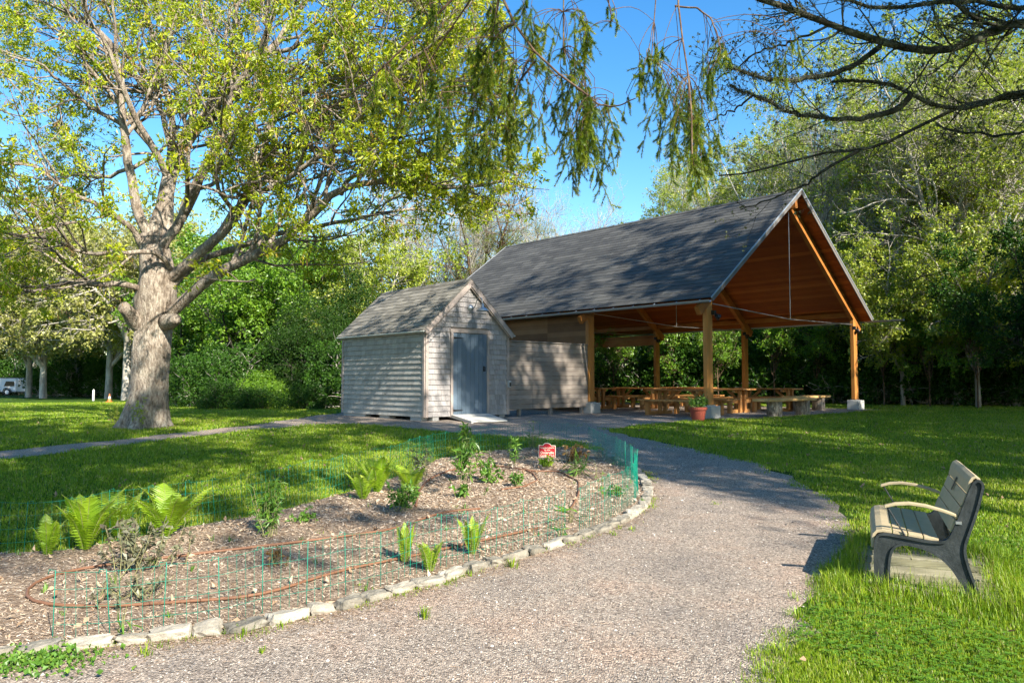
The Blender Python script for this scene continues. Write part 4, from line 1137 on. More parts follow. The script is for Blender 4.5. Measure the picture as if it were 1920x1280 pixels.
    # foundation blocks
    for s, t, L in ((.4, .1, .5), (1.9, .12, .5), (3.5, .12, 1.2), (.1, .35, .2), (.1, SHW - .25, .2), (3.9, SHW - .2, .4)):
        c = shd(s, t); mb = MB(); mb.box((c[0], c[1], .65), (L, .2, .2), Rm, rng.random()); mb.build('foundation_block', block, root, bevel=.01)
    # ramp: a thing of its own, leaning on the sill
    rampm = pm('ramp_board', [(.2, (.42, .41, .37)), (.8, (.60, .58, .53))], 4, (1, 6, 1), 0, .85, .2, .3, .7)
    a = shd(-.03, dl + .02, zb + .015); b = shd(-.03, dr - .03, zb + .015)
    e1 = gp(884, 794); e2 = gp(951, 792)
    q = [a, b, np.array(e2) + Z * .03, np.array(e1) + Z * .03]
    mb = MB(); mb.prism(q, Z * .03); mb.prism([p - Z * .05 for p in (q[0], q[0] + (q[1] - q[0]) * .05, q[3] + (q[2] - q[3]) * .05 + Z * .02, q[3] + Z * .02)], Z * .048)
    tag(mb.build('door_ramp', rampm), 'flat grey plywood ramp leaning up to the shed door sill', 'ramp')
    # plank screen between shed and pavilion
    f0 = shd(.05, SHW + .03); C0 = pav(4.3, 0)
    Lf = np.linalg.norm((C0 - f0)[:2]) - .10; fd = unit((C0 - f0) * np.array([1, 1, 0]))
    rt = thing('plank_screen', f0 + Z * .62, 'grey horizontal plank privacy fence between shed and pavilion', 'fence')
    greyw = pm('grey_planks', [(.1, (.15, .125, .105)), (.5, (.235, .20, .172)), (.9, (.33, .285, .25))], 6, (.5, .5, 2), 0, .9, .3, .3, .7, fine=30)
    fn = np.cross(fd, Z)
    mb = MB(); zt0, zt1 = 2.72, 2.86
    nb = 14; zb_ = .86; bh = (2.78 - zb_) / nb
    for i in range(nb):
        cut = .28 * Lf
        for a_, b_ in ((0, cut), (cut, Lf)) if True else ():
            mb.box(f0 + fd * (a_ + b_) / 2 + Z * (zb_ + bh * (i + .5)) + fn * rng.normal() * .001, (b_ - a_ - .004, .03, bh - .007), np.array([fd, -fn, Z]), rng.random())
    mb.build('planks', greyw, rt, bevel=.003)
    mb = MB(); mb.bar(f0 + Z * 2.80, f0 + fd * Lf + Z * 2.80, .10, .03); mb.build('top_cap', greyw, rt)
    for q in (.14, .52, .93):
        mb = MB(); c = f0 + fd * Lf * q - fn * .07; mb.box(c + Z * 1.65, (.09, .09, 2.2), np.array([fd, -fn, Z]), rng.random()); mb.build('post', greyw, rt)

# ------------------------------------------------------------------ trees
def tree_obj(name, loc, label, parts, group=None, cat='tree'):
    root = thing(name, loc, label, cat, group)
    for nm, mb, mat, sm in parts: mb.build(nm, mat, root, smooth=sm)
    return root

def wood_mb(levels, ks):
    mb = MB()
    for (P, R), k in zip(levels, ks):
        v, f = tubes(P, R, k); mb.add(v, [f], .5)
    return mb

def proj(P):
    c, s_ = math.cos(PITCH), math.sin(PITCH); d = P - np.array([0, 0, EYE])
    dep = d[..., 1] * c + d[..., 2] * s_; v = -d[..., 1] * s_ + d[..., 2] * c
    return 960 + F * d[..., 0] / dep, 640 - F * v / dep

def in_crown(P):
    px, py = proj(P)
    low = np.interp(px, [-200, 0, 120, 240, 330, 450, 560, 700, 780, 860, 940, 1000, 1040, 1100], [600, 575, 570, 600, 520, 505, 520, 500, 455, 440, 400, 385, 350, -100])
    n = 22 * np.sin(px * .021) + 14 * np.sin(px * .057 + 1)
    right = np.interp(py, [-400, 0, 120, 230, 320, 380], [925, 945, 965, 985, 1020, 1045]) + 14 * np.sin(py * .07)
    return (py < low + n) & (px < right)

def big_tree():
    rng = np.random.default_rng(101)
    Y0 = 17.6; base = np.array(gx(272, Y0))
    # trunk: displaced rings
    hs_ = [(272, 803, 1.0), (272, 785, .0), (276, 760, 0), (281, 725, 0), (284, 690, 0), (287, 650, 0), (289, 610, 0), (291, 575, 0), (294, 545, 0), (296, 515, 0), (292, 490, 0), (290, 465, 0), (286, 440, 0)]
    wid = [124, 108, 92, 82, 80, 84, 80, 84, 86, 80, 72, 64, 54]
    pts = np.array([at(px, py, Y0) for px, py, _ in hs_]); rad = np.array(wid) * .80 / 2 / F * Y0
    m = 70; t = np.linspace(0, 1, len(pts)); q = np.linspace(0, 1, m)
    p = np.stack([np.interp(q, t, pts[:, i]) for i in range(3)], 1); r = np.interp(q, t, rad)
    for _ in range(3): r[1:-1] = (r[:-2] + 2 * r[1:-1] + r[2:]) / 4
    p[0, 2] -= .1
    k = 64; a = np.arange(k) * 2 * math.pi / k
    V = []
    for i in range(m):
        h = q[i]
        fl = 1 + .22 * math.exp(-h * 12) * np.cos(5 * a + .7) + .05 * np.sin(3 * a + h * 9) + .02 * np.sin(7 * a - h * 14) + rng.normal(size=k) * .008
        fl += .10 * np.exp(-((a - 5.6) / .5) ** 2 - ((h - .42) / .05) ** 2) + .12 * np.exp(-((a - 3.4) / .5) ** 2 - ((h - .62) / .05) ** 2)
        V.append(np.stack([p[i, 0] + r[i] * fl * np.cos(a), p[i, 1] + r[i] * fl * np.sin(a), np.full(k, p[i, 2])], 1))
    V = np.concatenate(V)
    i = np.arange(m - 1)[:, None] * k + np.arange(k)[None]; j = np.arange(m - 1)[:, None] * k + (np.arange(k)[None] + 1) % k
    f = np.stack([i, j, j + k, i + k], -1).reshape(-1, 4)
    trunk = MB(); trunk.add(V, [f], .5)
    # limbs: (pixel polyline, start width px, end width px, depth drift in metres)
    L = [([(290, 480), (286, 432), (309, 388), (318, 315), (322, 285), (345, 250), (380, 190), (412, 160), (450, 135), (475, 100), (520, 60), (560, 0), (590, -60)], 44, 8, .8),
         ([(288, 450), (263, 426), (255, 383), (245, 315), (242, 270), (235, 237), (232, 155), (220, 105), (205, 75), (162, 38), (112, 15), (60, 0)], 26, 7, -1.0),
         ([(290, 490), (306, 455), (337, 415), (364, 370), (377, 320), (404, 280), (422, 240), (422, 195), (445, 155), (470, 118), (500, 60), (520, -20)], 26, 8, -1.6),
         ([(300, 535), (326, 515), (391, 467), (426, 434), (453, 388), (480, 334), (494, 280), (505, 215), (540, 185), (600, 150), (680, 110), (760, 90)], 28, 6, -1.5),
         ([(305, 600), (342, 564), (372, 543), (400, 518), (458, 502), (513, 475), (564, 442), (607, 402), (640, 364), (700, 358), (780, 360), (860, 362), (950, 345)], 30, 6, -2.5),
         ([(275, 548), (245, 533), (205, 533), (130, 530), (60, 542), (0, 550), (-60, 552)], 16, 6, -3),
         ([(272, 480), (262, 455), (248, 428), (215, 405), (180, 380), (120, 340), (50, 300), (-20, 290)], 16, 5, -2),
         ([(305, 470), (320, 400), (326, 320), (325, 240), (310, 180), (290, 120), (275, 60), (265, 0), (262, -60)], 24, 8, 1.8),
         ([(345, 408), (366, 372), (385, 320), (420, 262), (450, 225), (490, 205), (560, 190), (640, 178), (720, 165), (800, 120)], 15, 5, -2.9),
         ([(318, 540), (380, 480), (470, 455), (520, 440), (600, 425), (680, 400), (770, 385), (850, 400)], 18, 5, 3),
         ([(235, 237), (180, 205), (140, 180), (110, 150), (60, 120), (0, 100)], 12, 4, -2),
         ([(245, 315), (200, 330), (150, 320), (60, 330), (0, 320)], 10, 4, 2.5),
         ([(494, 280), (560, 270), (640, 290), (720, 270), (820, 250), (900, 240), (960, 250)], 13, 5, -3),
         ([(640, 364), (650, 330), (720, 320), (820, 300), (900, 310), (980, 330)], 12, 4, -3),
         ([(475, 100), (560, 95), (640, 60), (740, 20), (820, 0), (880, -20)], 12, 5, -2),
         ([(318, 315), (360, 210), (380, 120), (370, 50), (390, -30)], 18, 7, 2.4),
         ([(326, 515), (300, 470), (250, 470), (180, 480), (110, 450), (40, 440), (-30, 430)], 13, 4, -4),
         ([(322, 285), (300, 200), (240, 130), (180, 110), (100, 60), (20, 40)], 14, 5, 3),
         ([(560, 190), (640, 210), (740, 200), (840, 170), (900, 120), (960, 90)], 10, 4, -3),
         ([(391, 467), (450, 380), (560, 330), (660, 240), (740, 140), (840, 60)], 16, 5, -4.5)]
    P, R = [], []
    for pxs, w0, w1, dy in L:
        n = len(pxs); dep = Y0 + dy * (np.linspace(0, 1, n) ** 1.1)
        # a limb that starts on another limb is drawn from about that depth
        pp = np.array([at(a_, b_, d_) for (a_, b_), d_ in zip(pxs, dep)])
        mm = 22; pp = resample(pp, mm); pp[3:] += np.cumsum(rng.normal(size=(mm - 3, 3)) * .028, 0)
        P.append(pp); R.append(np.linspace(w0, w1, mm) * .76 / 2 / F * Y0)
    st = np.array(gp(252, 592)) ; s0 = at(262, 600, Y0 - .35)
    P = np.array(P); R = np.array(R)
    lv1 = (P, R)
    # broken stub on the left
    kn = MB(); kn.tube(resample([at(312, 604, Y0 - .2), at(328, 600, Y0 - .5), at(333, 597, Y0 - .65)], 6), np.array([.20, .19, .17, .15, .13, .08]), 12)
    stub = MB(); stub.V += kn.V; stub.T += kn.T; stub.F = kn.F; stub.n = kn.n
    stub.tube(resample([at(275, 620, Y0), at(250, 600, Y0 - .3), at(238, 580, Y0 - .6), at(230, 574, Y0 - .7)], 8), np.linspace(.22, .13, 8), 12)
    b1 = sprout(rng, P, R, 330, .22, 1, 3.0, .8, .03, .16, 8, .55, .014)
    b2 = sprout(rng, *b1, 1700, .15, 1, 1.35, .8, .02, .2, 6, .6, .007)
    b3 = sprout(rng, *b2, 6500, .15, 1, .55, .85, .0, .25, 4, .7, .0035)
    def keep(b):     # the crown is lifted above the shed roof and the lawn
        k_ = in_crown(b[0][:, -1]); return b[0][k_], b[1][k_]
    b1, b2, b3 = keep(b1), keep(b2), keep(b3)
    pk = np.sin(b3[0][:, 0] @ np.array([1.9, .7, 1.1])) + np.sin(b3[0][:, 0] @ np.array([-.8, 2.1, 1.7]) + 2) + rng.normal(size=len(b3[0])) * .7
    leafy = b3[0][pk > -.75]
    w = wood_mb([lv1, b1, b2, b3], [12, 7, 4, 3])
    for q_, v in enumerate(w.V): pass
    trunk.V += w.V; trunk.T += w.T
    for kk, fs in w.F.items(): trunk.F.setdefault(kk, []).extend([x + trunk.n for x in fs])
    trunk.n += w.n
    trunk.V += stub.V; trunk.T += stub.T
    for kk, fs in stub.F.items(): trunk.F.setdefault(kk, []).extend([x + trunk.n for x in fs])
    trunk.n += stub.n
    v, f, t = leafset(rng, leafy, 19500, .108, .36, .35, .05, .2, 5, along=.3)
    crown = MB().add(v, [f], t)
    v, f, t = leafset(rng, b3[0], 2600, .13, .14, 2.5, .05, .2, 3, along=.1)
    cat = MB().add(v, [f], t)
    tree_obj('oak_tree', base, 'huge spreading oak with pale grey trunk and fresh yellow-green leaves left of the shed', [('trunk', trunk, M['bark'], True), ('crown', crown, M['oakleaf'], False), ('catkins', cat, M['catkin'], False)])
    # sprouts at the foot of the trunk
    for px, py, H, sd, lab in ((258, 806, .75, 1, 'leafy sucker shoots in front of the oak trunk foot'), (215, 795, .5, 2, 'low leafy shoots at the left side of the oak trunk foot'), (298, 802, .6, 3, 'thin leafy shoot at the right side of the oak trunk foot')):
        g = gp(px, py); herb('sucker_shoots', g, H, .15, 12, .06, .5, 170, 'yelleaf', lab, 200 + sd, spread=.2)

def generic_tree(seed, H, trunk_r, forks, crown0, spread, n1, n2, n3, L1, L2, L3, up1, leaf, mat, bark, nleaf, leafL, leafW, droop, cluster=3, jit=.05, hrat=.55, flo=.45):
    """vertical trunk splitting into leaders, branches, twigs and leaves; returns list of parts at the origin"""
    rng = np.random.default_rng(seed); m = 14
    P = [];R = []
    main = np.zeros((m, 3)); main[:, 2] = np.linspace(-.2, H * hrat, m); main[:, :2] += np.cumsum(rng.normal(size=(m, 2)) * .012 * H / 10, 0)
    P.append(main); R.append(np.linspace(trunk_r, trunk_r * .6, m))
    for i in range(forks):
        z0 = H * hrat * rng.uniform(flo, 1.0); idx = z0 / (H * hrat) * (m - 1); s = main[int(idx)]
        az = i * 2 * math.pi / forks + rng.normal() * .4; d = unit(np.array([math.cos(az) * spread, math.sin(az) * spread, 1.]))
        q = np.empty((m, 3)); q[0] = s; Lf = (H - s[2]) * rng.uniform(.85, 1.05)
        for j in range(1, m):
            d = unit(d + rng.normal(size=3) * .10 + Z * .06); q[j] = q[j - 1] + d * Lf / (m - 1)
        P.append(q); R.append(np.linspace(trunk_r * .55, trunk_r * .1, m))
    P = np.array(P); R = np.array(R)
    b1 = sprout(rng, P[1:], R[1:], n1, crown0, 1, L1, .95, up1, .16, 8, .5, .012)
    b2 = sprout(rng, *b1, n2, .15, 1, L2, .8, up1, .2, 5, .6, .007)
    b3 = sprout(rng, *b2, n3, .15, 1, L3, .8, up1, .25, 3, .7, .004)
    w = wood_mb([(P, R), b1, b2, b3], [9, 5, 3, 3])
    v, f, t = leafset(rng, b3[0], nleaf, leafL, leafW, droop, jit, .2, cluster, along=.3)
    return [('trunk', w, bark, True), ('crown', MB().add(v, [f], t), mat, False)]

def bush_parts(seed, rx, rz, n, mat, leafL, leafW=.5, stems=14, shell=.5, clumps=70, bark='barkdark'):
    rng = np.random.default_rng(seed)
    c = unit(rng.normal(size=(clumps, 3))); c[:, 2] = np.abs(c[:, 2]) * 1.0
    c = c * (rng.random((clumps, 1)) ** shell) * np.array([rx, rx, rz * .85]) + np.array([0, 0, rz * .12])
    cr = rng.uniform(.12, .30, clumps) * rx
    i = rng.integers(0, clumps, n)
    d = unit(rng.normal(size=(n, 3))); p = c[i] + d * (cr[i] * rng.random(n) ** .4)[:, None]
    p[:, 2] = np.where(p[:, 2] < 0, -p[:, 2] * .5, p[:, 2])
    C = np.stack([p, p + d * .05], 1)
    v, f, t = leafset(rng, C, n, leafL, leafW, .15, .01, 0, 1, along=.8)
    tint = np.clip(np.repeat(.3 + .5 * rng.random(clumps)[i % clumps][:len(t) // 4], 4) * .6 + t * .5, 0, 1)
    m = 8; e = c[rng.integers(0, clumps, stems)]
    S_ = np.stack([np.linspace(np.array([a[0] * .15, a[1] * .15, -.1]), a, m) for a in e]); S_[:, 1:-1] += rng.normal(size=(stems, m - 2, 3)) * .05 * rx
    b = sprout(rng, S_, np.full((stems, m), .03), stems * 8, .3, 1, rx * .5, .8, .02, .2, 5, .6, .008)
    w = wood_mb([(S_, np.broadcast_to(np.linspace(.035, .012, m) * rx / 2 + .005, (stems, m)).copy()), b], [5, 3])
    return [('stems', w, M[bark], True), ('foliage', MB().add(v, [f], tint), M[mat], False)]

PROTO = {}
def proto(key, name, parts, cat):
    PROTO[key] = (name, parts, cat, [])
def plant(key, loc, rz, sc, label, group=None, sz=None):
    name, parts, cat, made = PROTO[key]
    if not made:
        root = thing(name, (0, 0, 0), label, cat, group)
        for nm, mb, mat, sm in parts: made.append(mb.build(nm, mat, root, smooth=sm))
    else:
        root = thing(name, (0, 0, 0), label, cat, group)
        for o in made:
            c = o.copy(); COL.objects.link(c); c.parent = root
    root.location = loc; root.rotation_euler = (0, 0, rz); root.scale = (sc, sc, sz or sc)
    return root

def woods():
    mt = M
    proto('tall', 'forest_tree', generic_tree(301, 16, .21, 5, .25, .38, 130, 900, 3200, 2.6, 1.1, .5, .02, None, mt['yelleaf'], mt['bark2'], 7500, .12, .65, .2, 3, .07), 'tree')
    proto('tall2', 'forest_tree', generic_tree(302, 15, .20, 4, .2, .5, 120, 900, 3000, 2.8, 1.2, .5, .0, None, mt['yelleaf'], mt['bark2'], 6500, .12, .65, .2, 3, .07, .45), 'tree')
    proto('maple', 'leafy_tree', generic_tree(303, 8, .12, 6, .1, .55, 120, 900, 3000, 1.8, .9, .45, .03, None, mt['midleaf'], mt['barkdark'], 9000, .13, .75, .25, 3, .08, .35), 'tree')
    proto('maple2', 'leafy_tree', generic_tree(304, 8, .12, 6, .1, .6, 120, 900, 3000, 2.0, .9, .45, .0, None, mt['yelleaf'], mt['bark2'], 7000, .13, .75, .25, 3, .09, .35), 'tree')
    proto('darkmaple', 'leafy_tree', generic_tree(309, 9, .12, 6, .1, .55, 120, 900, 3000, 1.8, .9, .45, .03, None, mt['darkleaf'], mt['barkdark'], 10000, .13, .75, .25, 3, .08, .35), 'tree')
    proto('sapling', 'sapling', generic_tree(310, 4.5, .035, 4, .1, .45, 40, 220, 700, 1.1, .5, .3, .02, None, mt['midleaf'], mt['barkred'], 1300, .10, .7, .2, 3, .06, .45), 'tree')
    proto('spring', 'spring_tree', generic_tree(305, 13, .28, 7, .1, .8, 150, 1000, 3400, 3.6, 1.5, .7, -.01, None, mt['paleleaf'], mt['bark2'], 9000, .20, .7, .3, 3, .12, .4), 'tree')
    proto('bare', 'budding_tree', generic_tree(306, 14, .13, 9, .15, .30, 170, 1100, 3600, 2.3, 1.1, .6, .10, None, mt['yelleaf'], mt['bark2'], 2600, .06, .6, .1, 2, .05, .35), 'tree')
    proto('pine', 'old_pine', generic_tree(307, 12, .22, 6, .15, .5, 120, 900, 3000, 1.9, .8, .4, .03, None, mt['needle'], mt['barkred'], 14000, .11, .12, -.1, 3, .06, .6), 'tree')
    proto('canopy', 'canopy_tree', generic_tree(308, 14, .2, 8, .2, 1.1, 70, 480, 1800, 2.2, 1.1, .6, .0, None, mt['midleaf'], mt['bark2'], 3600, .17, .7, .2, 3, .10, .62, .85), 'tree')
    proto('lace', 'canopy_tree', generic_tree(318, 14, .12, 7, .2, 1.1, 60, 380, 1300, 2.2, 1.1, .6, .0, None, mt['midleaf'], mt['bark2'], 1500, .17, .7, .2, 4, .12, .62, .85), 'tree')
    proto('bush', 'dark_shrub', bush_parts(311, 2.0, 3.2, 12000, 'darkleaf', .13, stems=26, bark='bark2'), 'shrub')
    proto('bush2', 'green_shrub', bush_parts(312, 2.0, 3.0, 17000, 'midleaf', .12), 'shrub')
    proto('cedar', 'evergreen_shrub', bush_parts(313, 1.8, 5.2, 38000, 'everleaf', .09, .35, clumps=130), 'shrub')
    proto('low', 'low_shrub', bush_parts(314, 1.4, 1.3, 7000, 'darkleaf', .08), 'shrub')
    rng = np.random.default_rng(77)
    R_ = lambda: rng.random() * 6.28
    # left background
    for px, Y, sc, lab in ((85, 58, 1.0, 'pale yellow-leaved tree with a straight grey trunk behind the trailer end'), (58, 64, 1.0, 'pale yellow tree with short thick trunk just right of the trailer'),
                           (205, 56, 1.0, 'pale yellow tree with grey trunk left of the big oak, behind the orange cone'), (238, 50, 1.05, 'pale tree with broad pinkish trunk directly left of the oak trunk'),
                           (-40, 60, 1.1, 'pale yellow-leaved tree above the trailer at the left edge'), (150, 76, 1.0, 'distant pale tree seen above the dark hedge at far left'), (330, 66, .95, 'pale leafy tree glimpsed right behind the oak trunk'), (420, 60, .9, 'pale leafy tree behind the bright green maple')):
        plant('spring', gx(px, Y), R_(), sc, lab, 'pale spring trees beyond the left lawn')
    for i, (px, Y, sc, lab) in enumerate(((20, 82, 1.6, 'dark shrub behind the white trailer'), (115, 70, 1.5, 'dark hedge shrub between two grey trunks at far left'), (150, 68, 1.5, 'dark hedge shrub left of centre in the far left hedge'), (185, 72, 1.6, 'dark shrub behind the white stake'),
                                   (225, 66, 1.5, 'dark shrub behind the orange cone'), (290, 60, 1.6, 'dark shrub hidden behind the oak trunk'), (-50, 80, 1.8, 'dark shrub at the extreme left edge beyond the trailer'), (75, 88, 1.8, 'distant dark shrub behind the first pale trunk'), (255, 85, 2.1, 'tall dark shrub far behind the oak'), (150, 95, 2.4, 'tallest dark thicket at far left horizon'), (40, 100, 2.4, 'far thicket above the trailer roof'))):
        plant('bush', gx(px, Y), R_(), sc, lab, 'dark shrubs along the far left edge')
    # green mass between the oak and the shed
    for key, px, Y, sc, sz, lab in (
        ('bush', 345, 36, .95, None, 'dark shrub immediately right of the oak trunk foot'), ('bush', 400, 33, .9, None, 'dark rounded shrub under the bright green maple'), ('bush', 455, 32, .9, None, 'dark shrub below the maple, second from the oak'),
        ('maple', 445, 36, 1.05, 1.0, 'bright green leafy maple between oak and evergreens'), ('maple', 520, 40, 1.1, 1.15, 'taller green maple behind the bright one'), ('cedar', 590, 31, 1.0, .95, 'dark round evergreen left of the shed roof'),
        ('cedar', 655, 34, 1.1, 1.2, 'tall dark evergreen rising behind the shed eave'), ('cedar', 540, 33, .9, .75, 'shorter dark evergreen beside the sunlit weeds'), ('bush2', 500, 30, .6, .5, 'small sunlit shrub in front of the evergreens'),
        ('bush', 640, 29, .8, .9, 'dark shrub tucked against the left shed wall'), ('maple2', 700, 40, 1.1, 1.15, 'yellow-green tree rising above the shed roof'), ('maple2', 610, 44, 1.2, 1.25, 'yellow-green tree behind the dark evergreens'),
        ('bush2', 740, 38, 1.0, 1.3, 'green shrub showing over the shed ridge'), ('low', 420, 29, .9, .8, 'low scrubby shrub at the lawn edge right of the oak'), ('low', 575, 27.5, .8, .7, 'low yellowish weeds at the lawn edge below the evergreen'),
        ('low', 480, 28.5, .9, .6, 'low scrub between two larger shrubs at the lawn edge'), ('cedar', 480, 46, 1.4, 1.5, 'large dark evergreen far behind the maple'), ('cedar', 380, 50, 1.3, 1.3, 'dark evergreen behind the right side of the oak trunk'), ('maple', 350, 44, 1.0, 1.0, 'green tree seen just right of the oak trunk'),
        ('maple2', 400, 54, 1.5, 1.5, 'tall yellow-green tree seen through the oak crown'), ('cedar', 620, 50, 1.6, 1.7, 'largest dark evergreen behind the shed'), ('cedar', 725, 44, 1.0, 1.2, 'dark evergreen peeking over the shed roof')):
        plant(key, gx(px, Y), R_(), sc, lab, None, sz)
    # behind the roofs
    for px, Y, sc, lab in ((765, 46, .85, 'budding tree with pale upright branches left of the roof junction'), (800, 44, .95, 'budding grey tree above the shed ridge'), (838, 47, 1.0, 'taller budding tree with bare twigs above the shed gable'), (872, 45, .95, 'budding tree next to the old pine'), (1040, 58, 1.12, 'pale budding tree rising above the left end of the pavilion ridge'), (1090, 62, 1.05, 'lower budding tree above the pavilion ridge'), (985, 60, 1.1, 'budding tree between the pine and the pale tree'), (1010, 66, 1.2, 'farthest budding tree behind the pine')):
        plant('bare', gx(px, Y), R_(), sc, lab, 'budding trees behind the roofs')
    plant('pine', gx(925, 44), 1.0, 1.0, 'gnarled old pine rising behind the left end of the pavilion roof')
    # right woods
    for key, px, Y, sc, lab in (('tall2', 1232, 50, .92, 'open-crowned spring tree above the middle of the pavilion ridge'), ('tall', 1390, 46, .95, 'slender tree standing behind the pavilion roof near its peak'), ('tall2', 1480, 42, 1.0, 'slender tree right behind the pavilion peak'),
                                ('tall', 1590, 38, 1.0, 'tall tree with pale trunk just right of the gable'), ('tall2', 1650, 44, 1.1, 'tall tree behind the right gable slope'), ('tall', 1715, 33, 1.0, 'tall tree with mottled pale trunk right of the gutter end'), ('tall2', 1790, 31, 1.0, 'forked pale-trunked tree in the right woods'),
                                ('tall', 1850, 36, 1.1, 'tall spring tree near the right edge'), ('tall2', 1905, 30, 1.0, 'tall yellow-leaved tree cut by the right edge'), ('tall', 1340, 56, 1.05, 'distant slender tree over the pavilion ridge'), ('tall2', 1290, 60, .95, 'small distant tree over the pavilion ridge'), ('tall', 1540, 50, 1.1, 'distant tall tree right of the gable peak'), ('tall2', 1750, 44, 1.15, 'distant tall tree between two pale trunks'), ('tall', 1960, 40, 1.15, 'tall tree beyond the right frame edge'), ('bare', 1510, 37, 1.05, 'thin budding tree right behind the gable peak'), ('bare', 1690, 34, 1.0, 'thin budding tree with bare upright branches above the gutter end'), ('bare', 1820, 32, 1.0, 'thin budding tree right of the forked trunk'), ('bare', 1420, 44, 1.05, 'thin budding tree over the right part of the ridge')):
        plant(key, gx(px, Y), R_(), sc, lab, 'tall trees of the right woods')
    labs = ['left of the rear left post', 'right of the rear left post', 'between the rear posts', 'behind the rear middle post', 'right of the rear middle post', 'under the middle of the gable', 'left of the rear right post', 'behind the rear right post', 'right of the rear right post', 'below the gutter end', 'under the pale forked tree', 'at the right side of the lawn', 'near the right edge', 'at the right edge']
    for i, px in enumerate(np.linspace(1120, 1960, 14)):
        Y = 39 - (px - 1120) / 840 * 9
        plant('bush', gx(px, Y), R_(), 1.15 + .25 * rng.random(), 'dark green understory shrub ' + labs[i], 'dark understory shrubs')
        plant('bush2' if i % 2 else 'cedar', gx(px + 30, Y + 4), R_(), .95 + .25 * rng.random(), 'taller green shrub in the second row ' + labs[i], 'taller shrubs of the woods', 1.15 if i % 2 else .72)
    for key, px, Y, sc, w in (('maple', 1330, 43, 1.0, 'behind the pavilion roof'), ('maple2', 1430, 42, 1.1, 'hidden behind the gable'), ('maple', 1530, 41, 1.1, 'behind the right roof slope'), ('maple2', 1600, 37, 1.1, 'touching the right roof slope'), ('maple2', 1670, 37, 1.1, 'above the gutter end'),
                              ('maple2', 1740, 36, 1.15, 'with yellow-green layers left of the forked trunk'), ('maple2', 1800, 33, 1.0, 'dark lower layers at right'), ('maple2', 1860, 33, 1.15, 'with yellow-green layers near the right edge'), ('darkmaple', 1975, 24.5, .7, 'with dense dark leaves at the right edge'), ('maple2', 1690, 31, .85, 'with bright layers between gutter end and forked trunk'), ('maple2', 1830, 29, .9, 'with bright layers right of the forked trunk'), ('maple2', 1220, 46, .9, 'seen under the eave'), ('maple', 1140, 46, .9, 'seen over the picnic tables')):
        plant(key, gx(px, Y), R_(), sc, 'leafy understory tree ' + w, 'leafy understory trees')
    for px, Y, sc, lab in ((1150, 36, .9, 'thin sapling seen left of the rear left post'), (1262, 35.5, 1.0, 'thin sapling lit between the two rear posts on the left'), (1345, 34, .8, 'thin sapling behind the picnic tables, left of the middle rear post'), (1450, 33.5, 1.0, 'thin sapling right of the middle rear post'),
                           (1530, 33, .9, 'thin sapling left of the right rear post'), (1655, 31, 1.05, 'leaning sapling right of the right rear post'), (1740, 30, .9, 'sapling below the pale forked tree'), (1830, 28, 1.0, 'sapling at the lawn edge toward the right'), (1790, 33, 1.2, 'taller sapling against the dark woods at right')):
        plant('sapling', gx(px, Y), R_(), sc, lab, 'saplings at the edge of the woods')
    # trees beside and behind the camera whose crowns throw the dappled shade
    for i, (key, x, y, sc) in enumerate(SHADE):
        plant(key, (x, y, float(zt(x, y))), R_(), sc, 'tree of the surrounding woods standing outside the view, shading the clearing', 'trees around the clearing outside the view')
SHADE = [('lace', 11, -.5, 1.0), ('canopy', -2.7, .6, 1.08), ('lace', 8.8, 4.8, .95), ('canopy', 2.5, -4.2, 1.28), ('canopy', 15.5, 1, 1.05), ('canopy', 19, 6, 1.1), ('canopy', 12.3, 9, 1.32), ('canopy', 23, 10, .95), ('lace', 9, 4, 1.08),
         ('maple', 18.5, 12.5, 1.4), ('maple', 22, 17, 1.15), ('maple', 26, 22, 1.05), ('maple', 24, 24, 1.0), ('maple', 26, 14, 1.6), ('maple', 24, 7, 1.6), ('maple', 22, 1, 1.5)]

